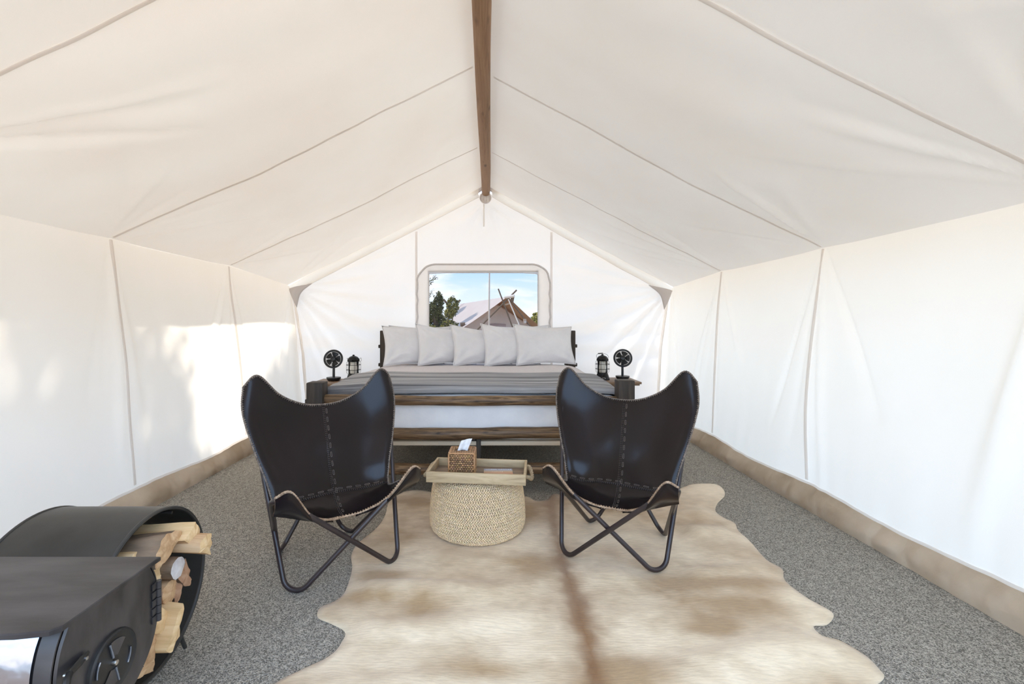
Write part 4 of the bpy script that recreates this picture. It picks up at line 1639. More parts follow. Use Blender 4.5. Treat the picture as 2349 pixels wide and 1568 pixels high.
def butterfly_chair(pose, feet, tips, fz, label, seed):
    x0, y0, th = pose
    Fd = np.array([math.sin(th), -math.cos(th), 0])
    Rd = np.array([math.cos(th), math.sin(th), 0])
    base = np.array([x0, y0, 0])
    J = {k: at(u, v, Y) for k, (u, v, Y) in tips.items()}
    Ft = {k: atz(u, v, fz + 0.012) for k, (u, v) in feet.items()}

    def rigid(p):
        p = np.asarray(p, float)
        return base + p[..., :1] * Rd + p[..., 1:2] * Fd + p[..., 2:3] * np.array([0, 0, 1])
    dl = {k: J[k] - rigid(np.array(TIPN[k])) for k in J}

    def T(p):
        p = np.asarray(p, float)
        ws = np.clip((p[..., 0:1] / 0.33 + 1) / 2, -0.1, 1.1)
        wd = np.clip((p[..., 1:2] + 0.27) / 0.615, -0.1, 1.1)
        d = (1 - ws) * (1 - wd) * dl['BL'] + ws * (1 - wd) * dl['BR'] + (1 - ws) * wd * dl['FL'] + ws * wd * dl['FR']
        return rigid(p) + d

    t = thing('butterfly_chair', (x0, y0, 0), label, 'chair', 'leather butterfly chairs')
    # ---- bent rod frame: two closed loops welded where they cross
    for a, b_, c_, d_ in (('BL', 'FLf', 'FR', 'RRf'), ('BR', 'FRf', 'FL', 'RLf')):
        inn = lambda k: J[k] + Rd * (.010 if k[1] == 'L' else -.010) - Fd * (.026 if k[0] == 'F' else .018) - np.array([0, 0, .020])
        want = [inn(a), Ft[b_], inn(c_), Ft[d_]]
        rad = [0.045, 0.062, 0.045, 0.055]
        pts = [w.copy() for w in want]
        for _ in range(6):                       # push the corners out so the bends pass through the measured points
            for i in range(4):
                p_, n_ = pts[i - 1], pts[(i + 1) % 4]
                d1, d2 = p_ - pts[i], n_ - pts[i]
                d1, d2 = d1 / np.linalg.norm(d1), d2 / np.linalg.norm(d2)
                ang = math.acos(d1 @ d2)
                bis = (d1 + d2) / np.linalg.norm(d1 + d2)
                pts[i] = want[i] - bis * (rad[i] / math.sin(ang / 2) - rad[i])
        mb = MB()
        mb.tube(round_path(pts, rad, 10, True), 0.0108, n=12, closed=True)
        mb.build('frame_rod', M['rod'], t, angle=None)
    # ---- leather sling
    D = sling_dense()
    nv, nu = D.shape[:2]
    P = T(D)
    r = np.random.RandomState(seed)
    U_, V_ = np.meshgrid(np.linspace(-1, 1, nu), np.linspace(0, 1, nv))
    # normals
    du = np.gradient(P, axis=1)
    dv = np.gradient(P, axis=0)
    N = np.cross(dv, du)
    N /= np.linalg.norm(N, axis=2)[..., None] + 1e-9
    if (N[nv // 2, nu // 2] @ np.array([0, 0, 1.0])) < 0:
        N = -N
    wr = 0.0035 * sines(U_, V_, seed, 0.8, 4) + 0.006 * np.exp(-((V_ - .52 - .14 * np.sin(3 * U_ + seed)) / .05) ** 2) * np.sin(U_ * 6 + seed) * np.exp(-((U_ + 0.4) / .5) ** 2)
    wr = wr * np.sin(PI * np.clip(V_ * .96 + .02, 0, 1)) * (1 - np.abs(U_) ** 4)
    P = P + N * wr[..., None]
    roll = np.clip((np.abs(U_) - 0.86) / 0.14, 0, 1) ** 2 * np.clip((0.72 - V_) / 0.15, 0, 1)
    P = P - N * (0.016 * roll)[..., None]
    Pb = P - N * 0.0042
    idx = lambda i, j: i * nu + j
    mb = MB()
    mb.add(P.reshape(-1, 3), grid_faces(nu, nv), 0)
    off = len(mb.v)
    mb.add(Pb.reshape(-1, 3), [q[::-1] for q in grid_faces(nu, nv)], 1)
    per = [idx(0, j) for j in range(nu)] + [idx(i, nu - 1) for i in range(1, nv)] + [idx(nv - 1, j) for j in range(nu - 2, -1, -1)] + [idx(i, 0) for i in range(nv - 2, 0, -1)]
    for a in range(len(per)):
        p1, p2 = per[a], per[(a + 1) % len(per)]
        mb.f.append((p1, p1 + off, p2 + off, p2))
        mb.m.append(1)
    seat = mb.build('seat_sling', [M['leather'], M['suede']], t, angle=60)
    # ---- pockets at the four tips (leather folded over the rods)
    for sg in (-1, 1):
        cj = nu // 2
        js = [cj + sg * k for k in range(0, cj + 1)]
        # front pocket
        A = [P[nv - 1, j] for j in js[4:]] + [P[i, js[-1]] for i in range(nv - 2, nv - 9, -1)]
        A = np.array(A)
        P2 = A[0] + np.array([0, 0, -0.010]) + Fd * 0.004
        Pb1 = T(np.array([sg * .300, .318, .372]))
        Pe = A[-1] + np.array([0, 0, -0.022]) + Rd * sg * 0.010
        B = []
        for k in np.linspace(0, 1, len(A)):
            B.append(P2 + (Pb1 - P2) * (k / .78) if k < .78 else Pb1 + (Pe - Pb1) * ((k - .78) / .22))
        B = np.array(B)
        B[:, 2] += -0.004 * np.sin(np.linspace(0, PI * 2, len(A)))
        rows = []
        for q in np.linspace(0, 1, 9):
            rr_ = A + (B - A) * q
            bul = 0.026 * math.sin(PI * min(1, q + .12)) * np.sin(PI * np.linspace(0.02, 0.98, len(A)))[:, None]
            rows.append(rr_ + (Fd + np.array([0, 0, -.3])) * bul)
        rows = np.array(rows)
        inner_ = rows[::-1] - Fd * 0.004 + np.array([0, 0, 0.0])
        mb = MB()
        allr = np.concatenate([rows, inner_])
        n_ = len(A)
        ff = grid_faces(n_, len(allr))
        mb.add(allr.reshape(-1, 3), ff)
        mb.m = [1 if (k // (n_ - 1)) >= 8 else 0 for k in range(len(ff))]
        mb.build('front_pocket', [M['leather'], M['suede']], t, angle=50)
        # back pocket
        A = np.array([P[0, j] for j in js[17:]] + [P[i, js[-1]] for i in range(1, 9)]) - Fd * .003
        P2 = A[0] - Fd * 0.022 - np.array([0, 0, .02])
        Pe = A[-1] - Fd * 0.022
        B = np.array([P2 + (Pe - P2) * k - Fd * 0.004 for k in np.linspace(0, 1, len(A))])
        rows = np.array([A + (B - A) * q - Fd * (0.020 * math.sin(PI * min(1, q * .9 + .1)) * np.sin(PI * np.linspace(0.02, .98, len(A)))[:, None]) for q in np.linspace(0, 1, 7)])
        allr = np.concatenate([rows, rows[::-1] + Fd * 0.003])
        mb = MB()
        mb.add(allr.reshape(-1, 3), grid_faces(len(A), len(allr)))
        mb.build('back_pocket', M['leather'], t, angle=50)

    # ---- whip-stitched lacing round the edge
    def lace(ids, name, mat, step, rad, inset):
        E_ = np.array([P.reshape(-1, 3)[k] for k in ids])
        Nn = np.array([N.reshape(-1, 3)[k] for k in ids])
        seg = np.linalg.norm(np.diff(E_, axis=0), axis=1)
        s_ = np.concatenate([[0], np.cumsum(seg)])
        mb = MB()
        cm = P.reshape(-1, 3)
        m_ = int(s_[-1] / step)
        for k in range(m_):
            sp = (k + .5) * step
            p = np.array([np.interp(sp, s_, E_[:, a]) for a in range(3)])
            nn = np.array([np.interp(sp, s_, Nn[:, a]) for a in range(3)])
            nn /= np.linalg.norm(nn)
            p2 = np.array([np.interp(min(sp + .004, s_[-1]), s_, E_[:, a]) for a in range(3)])
            p1 = np.array([np.interp(max(sp - .004, 0), s_, E_[:, a]) for a in range(3)])
            tg = (p2 - p1) / (np.linalg.norm(p2 - p1) + 1e-9)
            ind = np.cross(nn, tg)
            cen_ = LC - p
            if ind @ cen_ < 0:
                ind = -ind
            j_ = r.uniform(-.0008, .0008)
            path = [p + ind * inset + nn * .0006 - tg * .0045, p + ind * inset * .5 + nn * .0040 - tg * .002, p - ind * .0032 + nn * .0005 + tg * .0005,
                    p + ind * inset * .5 - nn * .0065 + tg * .003, p + ind * inset - nn * .0050 + tg * .005]
            mb.tube(path, rad * r.uniform(.85, 1.15), n=5, caps=True)
        # the braid's core cord
        cord = [E_[k] + Nn[k] * 0.0008 for k in range(len(ids))]
        mb.tube(cord, 0.0036, n=6)
        o = mb.build(name, mat, t, angle=None)
        o['kind'] = 'stuff'
        return o
    LC = P[nv // 2, nu // 2]
    left = [idx(i, 0) for i in range(nv)]
    right = [idx(i, nu - 1) for i in range(nv)]
    topi = [idx(0, j) for j in range(nu)]
    lip = [idx(nv - 1, j) for j in range(nu)]
    lace(left[::-1] + topi[1:] + right[1:], 'edge_lacing', M['lace_dark'], 0.0105, 0.0021, 0.0085)
    lace(lip, 'lip_lacing', M['lace_tan'], 0.0125, 0.0031, 0.0105)

    # ---- seams with running stitches
    def seam(ids, sidevec_j, name):
        E_ = np.array([P.reshape(-1, 3)[k] + N.reshape(-1, 3)[k] * .0012 for k in ids])
        Nn = np.array([N.reshape(-1, 3)[k] for k in ids])
        seg = np.linalg.norm(np.diff(E_, axis=0), axis=1)
        s_ = np.concatenate([[0], np.cumsum(seg)])
        f_ = lambda arr, sp: np.array([np.interp(sp, s_, arr[:, a]) for a in range(3)])
        mb = MB()
        mb.tube(E_, 0.0026, n=6, sq=(1.2, .7))
        o = mb.build(name, M['leather'], t, angle=None)
        mb = MB()
        for k in range(int(s_[-1] / 0.0095)):
            sp = (k + .5) * 0.0095
            p, nn = f_(E_, sp), f_(Nn, sp)
            tg = f_(E_, min(sp + .003, s_[-1])) - f_(E_, max(0, sp - .003))
            tg /= np.linalg.norm(tg) + 1e-9
            sd_ = np.cross(nn, tg)
            for q in (-1, 1):
                c_ = p + sd_ * .0034 * q + nn * .001
                mb.blob(c_, [tg * .0032 + sd_ * q * .0012, sd_ * .0010, nn * .0011], 5, 3)
        dash = 0.044
        for k in range(int(s_[-1] / dash)):
            sp = (k + .5) * dash
            p, nn = f_(E_, sp), f_(Nn, sp)
            tg = f_(E_, min(sp + .003, s_[-1])) - f_(E_, max(0, sp - .003))
            tg /= np.linalg.norm(tg) + 1e-9
            sd_ = np.cross(nn, tg)
            if sd_ @ sidevec_j < 0:
                sd_ = -sd_
            cpt = p + sd_ * .014 + nn * .0012
            loop = [cpt + tg * .012 + sd_ * .003, cpt + tg * .012 - sd_ * .003, cpt - tg * .012 - sd_ * .003, cpt - tg * .012 + sd_ * .003]
            mb.tube(round_path(loop, .0025, 3, True), 0.0009, n=5, closed=True)
        o = mb.build('thread', M['stitch'], o, angle=None)
        o['kind'] = 'stuff'
    seam([idx(i, nu // 2) for i in range(1, nv - 1)], Rd, 'upright_seam')
    seam([idx(4 * SUB - 1, j) for j in range(2, nu - 2)], np.array([0, 0, 1.0]) - Fd * .5, 'cross_seam')
    return t


butterfly_chair((-0.7189, 2.1711, 0.6362),
                {'FLf': (672, 1352), 'FRf': (905, 1280), 'RLf': (645, 1258), 'RRf': (797, 1215)},
                {'BL': (572, 873, 2.189), 'BR': (881, 855, 2.586), 'FL': (636, 1144, 1.724), 'FR': (955, 1078, 2.065)}, 0.0,
                'dark leather butterfly chair on the carpet beside the firewood, its near feet off the cowhide', 5)
butterfly_chair((0.631, 2.295, -0.4455),
                {'FLf': (1297, 1266), 'FRf': (1512, 1305), 'RLf': (1362, 1191), 'RRf': (1518, 1218)},
                {'BL': (1296, 852, 2.681), 'BR': (1586, 862, 2.393), 'FL': (1254, 1076, 2.109), 'FR': (1549, 1119, 1.861)}, 0.0085,
                'dark leather butterfly chair standing wholly on the cowhide, right of the pouf', 9)

# ================================================================== pouf, tray and what is on it
pc = np.array([-0.057, 2.525, 0.010])
pouf = thing('pouf', pc, 'round braided jute pouf standing on the cowhide under the wooden tray', 'pouf')
prof = [(0.218, 0.0), (0.240, 0.016), (0.250, 0.045), (0.251, 0.09), (0.248, 0.14), (0.243, 0.19), (0.236, 0.235), (0.226, 0.262), (0.205, 0.282), (0.17, 0.291), (0.12, 0.295), (0.06, 0.297), (0.01, 0.298)]
mb = MB()
mb.lathe([(0.0, 0.0)] + [(r_ - 0.006, z_) for r_, z_ in prof] + [(0, 0.292)], pc, 48)
mb.build('core', plain('jute_core', (0.48, 0.37, 0.24), 0.95), pouf)
pp = spline([(r_, z_) for r_, z_ in prof], 10)
sl = np.concatenate([[0], np.cumsum(np.linalg.norm(np.diff(pp, axis=0), axis=1))])
mb = MB()
row_h = 0.0136
nrow = int(sl[-1] / row_h)
for k in range(nrow):
    s0 = (k + .5) * row_h
    r0, z0 = np.interp(s0, sl, pp[:, 0]), np.interp(s0, sl, pp[:, 1])
    r1, z1 = np.interp(min(s0 + .003, sl[-1]), sl, pp[:, 0]), np.interp(min(s0 + .003, sl[-1]), sl, pp[:, 1])
    td = np.array([r1 - r0, z1 - z0])
    td /= np.linalg.norm(td) + 1e-9
    ns = max(6, int(2 * PI * r0 / 0.0125))
    ph = rng.rand() * 6
    for i in range(ns):
        a = 2 * PI * i / ns + ph
        er = np.array([math.cos(a), math.sin(a), 0])
        et = np.array([-math.sin(a), math.cos(a), 0])
        up = er * td[0] + np.array([0, 0, 1]) * td[1]
        no = er * td[1] - np.array([0, 0, 1]) * td[0]
        for q in (-1, 1):
            sh = rng.uniform(.84, 1.08)
            mb.col = (sh, sh * rng.uniform(.95, 1.0), sh * rng.uniform(.88, 1.0))
            dirv = et * 0.86 + up * q * 0.5
            dirv /= np.linalg.norm(dirv)
            wv_ = np.cross(no, dirv)
            c_ = pc + er * r0 + np.array([0, 0, z0]) + up * q * row_h * .25 + et * (.003 if q > 0 else -.003) + no * rng.uniform(-.001, .0012)
            mb.blob(c_, [dirv * .0088, wv_ * .0041, no * .0042], 5, 3)
o = mb.build('braided_cover', M['jute'], pouf, angle=None, color=True)
o['kind'] = 'stuff'

TA = math.radians(-6.2)
tcen = np.array([-0.049, 2.428, 0.3135])
TR = Matrix.Rotation(TA, 3, 'Z')
TRn = np.array(TR)
tl = lambda x, y, z: TRn @ np.array([x, y, z]) + tcen
tray = thing('serving_tray', tcen, 'rectangular pine tray with rope handles lying on the jute pouf', 'tray')
tw, td_, thh = 0.492, 0.258, 0.052
for nm, c_, s_ in (('front_side', (0, -td_ / 2 + .006, thh / 2), (tw, .012, thh)), ('back_side', (0, td_ / 2 - .006, thh / 2), (tw, .012, thh)),
                   ('end_side', (-tw / 2 + .006, 0, thh / 2), (.012, td_ - .024, thh)), ('end_side', (tw / 2 - .006, 0, thh / 2), (.012, td_ - .024, thh))):
    mb = MB()
    mb.box(tl(*c_), s_, TR, bevel=0.0018)
    mb.build(nm, M['tray'], tray)
for k in range(3):
    mb = MB()
    mb.box(tl(0, -.078 + k * .078, 0.007), (tw - .024, .0772, .010), TR, bevel=0.0008)
    mb.build('bottom_board', M['tray_dark'], tray)
for sg in (-1, 1):
    mb = MB()
    cpath = spline([tl(sg * (tw / 2 - .004), -.085, .030), tl(sg * (tw / 2 + .012), -.082, .026), tl(sg * (tw / 2 + .024), -.045, .008), tl(sg * (tw / 2 + .027), 0, .004), tl(sg * (tw / 2 + .024), .045, .012), tl(sg * (tw / 2 + .012), .080, .030), tl(sg * (tw / 2 - .004), .085, .030)], 14)
    n_ = len(cpath)
    Tg = np.gradient(cpath, axis=0)
    Tg /= np.linalg.norm(Tg, axis=1)[:, None]
    for st_ in range(3):
        q = []
        for i in range(n_):
            a = 2 * PI * st_ / 3 + i * 0.34
            n1 = np.cross(Tg[i], (0, 0, 1))
            n1 /= np.linalg.norm(n1)
            n2 = np.cross(Tg[i], n1)
            q.append(cpath[i] + .0052 * (math.cos(a) * n1 + math.sin(a) * n2))
        mb.tube(q, 0.0052, n=7)
    mb.build('rope_handle', M['rope'], tray, angle=None)

# woven tissue box
bx = np.array(tl(-0.082, -0.014, 0.0125))
tb = thing('tissue_box', bx, 'square woven rattan tissue box with a white tissue, standing in the tray', 'tissue box')
BA = Matrix.Rotation(math.radians(-2.0), 3, 'Z')
BAn = np.array(BA)
bl = lambda x, y, z: BAn @ np.array([x, y, z]) + bx
bw, bh = 0.128, 0.122
mb = MB()
mb.box(bl(0, 0, bh / 2), (bw - .006, bw - .006, bh - .004), BA, bevel=.008)
mb.build('box_core', M['rattan_core'], tb)
mb = MB()
nr = 13
for face in range(4):
    Rf = np.array(Matrix.Rotation(face * PI / 2, 3, 'Z'))
    for k in range(nr):
        z = (k + .5) * bh / nr
        for i in range(10):
            x = (i + .5 + (.5 if k % 2 else 0)) * bw / 10 - bw / 2
            if abs(x) > bw / 2 - .004:
                continue
            sh = rng.uniform(.55, 1.5)
            mb.col = (sh, sh * rng.uniform(.9, 1.08), sh * rng.uniform(.8, 1.1))
            c_ = Rf @ np.array([x, -bw / 2 - .0004, z])
            ax = [Rf @ np.array([.0074, 0, 0]), Rf @ np.array([0, 0, .0043]), Rf @ np.array([0, -.0036, 0])]
            mb.blob(bl(*c_), [BAn @ a for a in ax], 6, 4)
for k in range(12):
    y = (k + .5) * bw / 12 - bw / 2
    segs = [(-bw / 2, bw / 2)] if abs(y) > .024 else [(-bw / 2, -.034), (.034, bw / 2)]
    for xa, xb in segs:
        for x in np.arange(xa + .006, xb - .003, .0125):
            sh = rng.uniform(.55, 1.05)
            mb.col = (sh, sh * .95, sh * .9)
            mb.blob(bl(x, y, bh - .001), [BAn @ np.array([.0076, 0, 0]), BAn @ np.array([0, .0052, 0]), np.array([0, 0, .0034])], 6, 4)
o = mb.build('rattan_weave', M['rattan'], tb, angle=None, color=True)
o['kind'] = 'stuff'
mb = MB()
mb.col = (1.1, 1.0, 0.9)
for sx_ in (-1, 1):
    for sy_ in (-1, 1):
        mb.tube([bl(sx_ * bw / 2, sy_ * bw / 2, 0), bl(sx_ * bw / 2, sy_ * bw / 2, bh - .004)], .0045, n=8)
for z in (0.003, bh - .002):
    mb.tube(round_path([bl(-bw / 2, -bw / 2, z), bl(bw / 2, -bw / 2, z), bl(bw / 2, bw / 2, z), bl(-bw / 2, bw / 2, z)], .006, 4, True), .0042, n=8, closed=True)
o = mb.build('rim_canes', M['rattan'], tb, angle=None, color=True)
o['kind'] = 'stuff'
mb = MB()
nu_, nv_ = 16, 14
P = []
for j in range(nv_):
    v_ = j / (nv_ - 1)
    for i in range(nu_):
        u_ = i / (nu_ - 1) * 2 - 1
        x = 0.010 + u_ * (.026 + .002 * v_) - .012 * (1 - v_) + .012 * v_
        y = .010 * math.sin(u_ * 3.2 + 1) * (1 - .4 * v_) + .006 * mnoise.noise((u_ * 2, v_ * 3, 1))
        z = bh - .006 + v_ * (.060 + .006 * u_)
        P.append(bl(x, y, z))
P = np.array(P).reshape(nv_, nu_, 3)
surf_grid('tissue', np.concatenate([P, P[::-1] + np.array([0, .0012, 0])]), M['tissue'], tb)

# printed card in the tray
m, t_, b_n = node_mat('card_print')
tcn = t_.nodes.new('ShaderNodeTexCoord')
sp_ = t_.nodes.new('ShaderNodeSeparateXYZ')
rp = t_.nodes.new('ShaderNodeValToRGB')
cols = [(0.0, (0.50, 0.22, 0.15)), (0.30, (0.56, 0.30, 0.17)), (0.52, (0.55, 0.40, 0.27)), (0.68, (0.47, 0.44, 0.45)), (0.85, (0.33, 0.36, 0.47)), (1.0, (0.31, 0.35, 0.46))]
while len(rp.color_ramp.elements) < len(cols):
    rp.color_ramp.elements.new(0.5)
for i, (p_, c_) in enumerate(cols):
    rp.color_ramp.elements[i].position = p_
    rp.color_ramp.elements[i].color = (*c_, 1)
t_.links.new(tcn.outputs['Generated'], sp_.inputs[0])
t_.links.new(sp_.outputs['Y'], rp.inputs[0])
t_.links.new(rp.outputs[0], b_n.inputs['Base Color'])
setp(b_n, rough=0.45)
cw, cd = 0.150, 0.096
cpos = tl(0.098, 0.030, 0.0125)
card = thing('printed_card', cpos, 'small printed card fading from lavender to orange, lying in the tray', 'card')
card.rotation_euler = (0, 0, 0)
mb = MB()
mb.box(cpos + np.array([0, 0, .0015]), (cw, cd, .003), None, bevel=.0006)
mb.build('card_sheet', m, card)
white_ink = plain('pale_ink', (0.80, 0.82, 0.90), 0.6)
peach_ink = plain('peach_ink', (0.85, 0.68, 0.54), 0.6)


def text_mesh(name, txt, size, loc, rot, mat, parent, bold=0.0, spacing=1.0, ext=0.0003):
    cu = bpy.data.curves.new(name, 'FONT')
    cu.body = txt
    cu.size = size
    cu.align_x = 'CENTER'
    cu.align_y = 'CENTER'
    cu.extrude = ext
    cu.offset = bold
    cu.space_character = spacing
    tmp = bpy.data.objects.new(name, cu)
    COL.objects.link(tmp)
    bpy.context.view_layer.update()
    dg = bpy.context.evaluated_depsgraph_get()
    me = bpy.data.meshes.new_from_object(tmp.evaluated_get(dg))
    bpy.data.objects.remove(tmp)
    o = bpy.data.objects.new(name, me)
    COL.objects.link(o)
    me.materials.clear()
    me.materials.append(mat)
    o.parent = parent
    o.location = tuple(np.array(loc) - wloc(parent))
    o.rotation_euler = rot
    return o


text_mesh('printed_heading', 'UNDER CANVAS', 0.0165, cpos + np.array([0.002, .034, .0033]), (0, 0, 0), white_ink, card, spacing=1.12)
text_mesh('printed_subheading', 'NATURE', 0.0135, cpos + np.array([-0.004, -.006, .0033]), (0, 0, 0), peach_ink, card, spacing=1.15)

# ================================================================== log holder with firewood
def atx(u, v, X):
    return at(u, v, X * FPX / (u - U0))


HX0, HX1, HYC, HZC, HR = -1.34, -1.0, 1.412, 0.285, 0.243
RX90 = Matrix.Rotation(PI / 2, 3, 'Y')              # lathe axis Z -> X
hold = thing('log_holder', ((HX0 + HX1) / 2, HYC, 0), 'black steel hoop log holder standing on the carpet by the left wall, full of firewood', 'log holder')
mb = MB()
mb.lathe([(HR - .004, HX0), (HR, HX0), (HR + .001, HX0 + .01), (HR + .001, HX1 - .01), (HR, HX1), (HR - .004, HX1), (HR - .005, HX1 - .01), (HR - .005, HX0 + .01), (HR - .004, HX0)], (0, HYC, HZC), 90, RX90)
mb.build('hoop', M['iron'], hold)
for x in (HX0, HX1):
    mb = MB()
    aa = np.linspace(0, 2 * PI, 90, endpoint=False)
    mb.tube(np.stack([np.full(90, x), HYC + (HR - .002) * np.cos(aa), HZC + (HR - .002) * np.sin(aa)], 1), 0.0058, n=8, closed=True)
    mb.build('rim', M['iron'], hold)
mb = MB()
q = math.radians(62)
mb.tube([(HX0 + .01, HYC + (HR - .016) * math.cos(q), HZC + (HR - .016) * math.sin(q)), (HX1 - .02, HYC + (HR - .016) * math.cos(q), HZC + (HR - .016) * math.sin(q))], 0.005, n=8)
mb.build('cross_bar', M['iron'], hold)
for x in (HX0 + .03, HX1 - .02):
    for sg in (-1, 1):
        mb = MB()
        a0 = math.radians(-90 + sg * 36)
        p0 = np.array([x, HYC + HR * math.cos(a0), HZC + HR * math.sin(a0)])
        mb.tube([p0, p0 + (0, sg * .012, -(p0[2] - .014) * .6), np.array([x, p0[1] + sg * .03, .006])], .0065, n=8)
        mb.build('foot', M['iron'], hold)


def split_log(uv, X_end, rad, kind, rot, tilt, lab, length=0.36, yaw=0.0, mats=None, seed=0, sq=1.0):
    """a split or round log; its sawn end faces the tent, the rest lies back in the holder"""
    E0 = atx(uv[0], uv[1], X_end)
    if kind == 'round':
        sec = [(math.cos(a), math.sin(a)) for a in np.linspace(0, 2 * PI, 16, endpoint=False)]
        barkside = [True] * 16
    elif kind == 'half':
        sec = [(math.cos(a), math.sin(a)) for a in np.linspace(-.1, PI + .1, 10)] + [(-.45, -.2), (0.1, -.16), (.5, -.22)]
        barkside = [True] * 9 + [False] * 4
    elif kind == 'wedge':
        arc = [(0.95 * math.cos(a), 0.95 * math.sin(a)) for a in np.linspace(math.radians(40), math.radians(140), 7)]
        sec = arc + [(-.48, .15), (-.14, -.45), (0, -.72), (.2, -.40), (.5, .1)]
        sec = [(x, y - .1) for x, y in sec]
        barkside = [True] * 6 + [False] * 6
    else:  # plank-like split
        sec = [(-1, -.30), (-.4, -.42), (.3, -.38), (1, -.24), (1.04, .16), (.55, .34), (-.1, .44), (-.8, .36), (-1.05, .05)]
        barkside = [False] * 9
    if kind != 'round':
        s2, b2_ = [], []
        for i in range(len(sec)):
            p_, q_ = sec[i], sec[(i + 1) % len(sec)]
            for k in range(3):
                s2.append((p_[0] + (q_[0] - p_[0]) * k / 3, p_[1] + (q_[1] - p_[1]) * k / 3))
                b2_.append(barkside[i])
        sec, barkside = s2, b2_
    ns = len(sec)
    ca, sa = math.cos(rot), math.sin(rot)
    N_ = 9
    ax = np.array([-math.cos(tilt) * math.cos(yaw), math.sin(yaw) * math.cos(tilt), math.sin(tilt)])
    n1 = np.cross(ax, (0, 0, 1))
    n1 /= np.linalg.norm(n1)
    n2 = np.cross(n1, ax)
    vs, f, fm = [], [], []
    for k in range(N_):
        d = length * k / (N_ - 1)
        for i, (x, y) in enumerate(sec):
            y2 = y * sq
            rr_ = rad * (1 + 0.30 * mnoise.noise((x * 1.1 + seed, y * 1.1, d * 4)) * (.35 if kind == 'round' else 1) + (.03 if kind == 'round' else 0.09) * mnoise.noise((x * 3.1 + seed, y * 3.1, d * 9)))
            px_, py_ = (x * ca - y2 * sa) * rr_, (x * sa + y2 * ca) * rr_
            dd = d + ((.003 if kind == 'round' else .009) * mnoise.noise((x * 2 + seed, y * 2, 4)) if k in (0, N_ - 1) else 0)
            vs.append(E0 + ax * dd + n1 * px_ + n2 * py_)
    for k in range(N_ - 1):
        for i in range(ns):
            f.append((k * ns + i, k * ns + (i + 1) % ns, (k + 1) * ns + (i + 1) % ns, (k + 1) * ns + i))
            fm.append(0 if barkside[i] else 1)
    # rough sawn / broken end, slightly domed
    for base, sgn in ((0, -1), ((N_ - 1) * ns, 1)):
        ring = [np.array(vs[base + i]) for i in range(ns)]
        cen_ = sum(ring) / ns
        mid = []
        for i in range(ns):
            p = cen_ + (ring[i] - cen_) * .55 + ax * sgn * (0.004 + .003 * mnoise.noise((i * .4 + seed, base, 3)))
            mid.append(len(vs))
            vs.append(p)
        ci = len(vs)
        vs.append(cen_ + ax * sgn * .006)
        for i in range(ns):
            j = (i + 1) % ns
            qd = (base + i, mid[i], mid[j], base + j)
            f.append(qd if sgn < 0 else qd[::-1])
            fm.append(2)
            tr_ = (mid[i], ci, mid[j])
            f.append(tr_ if sgn < 0 else tr_[::-1])
            fm.append(2)
    mb = MB()
    mb.add(vs, f)
    mb.m = fm
    bark_m, split_m, end_m = mats
    o = mb.build('firewood_log', [M[bark_m], M[split_m], M[end_m]], origin=E0 + ax * length / 2, angle=44)
    bmx = bmesh.new()
    bmx.from_mesh(o.data)
    bmesh.ops.recalc_face_normals(bmx, faces=bmx.faces[:])
    bmx.to_mesh(o.data)
    bmx.free()
    return tag(o, lab, 'firewood', 'split logs in the hoop log holder')


LG = [
    ((446, 1222), -0.90, .052, 'wedge', 2.7, -.06, 'pale split log sticking out at the very top of the log holder', .40, .05, ('split2', 'split1', 'split1'), 1.1, .8),
    ((474, 1254), -0.865, .050, 'wedge', 0.5, .02, 'tan split log jutting furthest out of the log holder, just below the topmost one', .42, .02, ('split2', 'split2', 'split1'), 2.3, .8),
    ((388, 1262), -0.925, .062, 'half', 0.35, -.10, 'log with brown bark lying across the upper left of the pile', .40, -.05, ('bark', 'split2', 'split2'), 3.7, .75),
    ((330, 1262), -0.985, .045, 'plank', 0.1, -.05, 'flat pale split just above the far corner of the stove top', .33, 0, ('split1', 'split1', 'split1'), 4.4, .7),
    ((374, 1312), -0.95, .050, 'wedge', 1.2, .0, 'split log with striped pale grain beside the upper corner of the stove', .34, .0, ('split2', 'split1', 'split1'), 5.2, .9),
    ((409, 1302), -0.915, .031, 'round', 0.0, .02, 'small round log with a grey-white sawn end', .36, .0, ('bark', 'birch', 'birch'), 6.8, 1),
    ((431, 1308), -0.935, .043, 'half', 1.9, -.02, 'reddish brown log behind the grey-white log end', .34, .03, ('bark', 'split3', 'split3'), 7.9, .9),
    ((392, 1352), -0.93, .050, 'wedge', 2.2, .0, 'tan wedge-shaped log below the grey-white log end', .35, .0, ('split3', 'split2', 'split2'), 8.4, .9),
    ((418, 1345), -0.945, .046, 'half', 0.9, .0, 'reddish split log at the right of the pile, half way down', .34, .02, ('bark', 'split3', 'split3'), 9.1, .9),
    ((402, 1373), -0.965, .040, 'plank', 1.3, -.02, 'dark tan split log tucked under the reddish ones', .33, .02, ('split3', 'split3', 'split3'), 10.6, .8),
    ((376, 1407), -0.92, .056, 'half', 2.4, .0, 'broad pale tan log half way down beside the stove hinge', .36, .0, ('split2', 'split2', 'split1'), 11.3, .9),
    ((407, 1437), -0.885, .058, 'plank', 1.12, .05, 'bright yellow split log leaning out low at the front of the pile', .36, .03, ('split1', 'split1', 'split1'), 12.2, .62),
    ((357, 1470), -0.93, .056, 'half', 1.3, .0, 'brown split log low in the pile behind the stove door', .36, .0, ('bark', 'split3', 'split2'), 13.5, .9),
    ((340, 1525), -0.935, .054, 'wedge', 0.6, .0, 'tan split log lowest in the log holder', .34, .0, ('split2', 'split2', 'split2'), 14.7, .9),
]
for uv, X_, r_, kd, rot, tilt, lab, ln, yaw, mt, sd_, sq_ in LG:
    split_log(uv, X_, r_, kd, rot, tilt, lab, ln, yaw, mt, sd_, sq_)

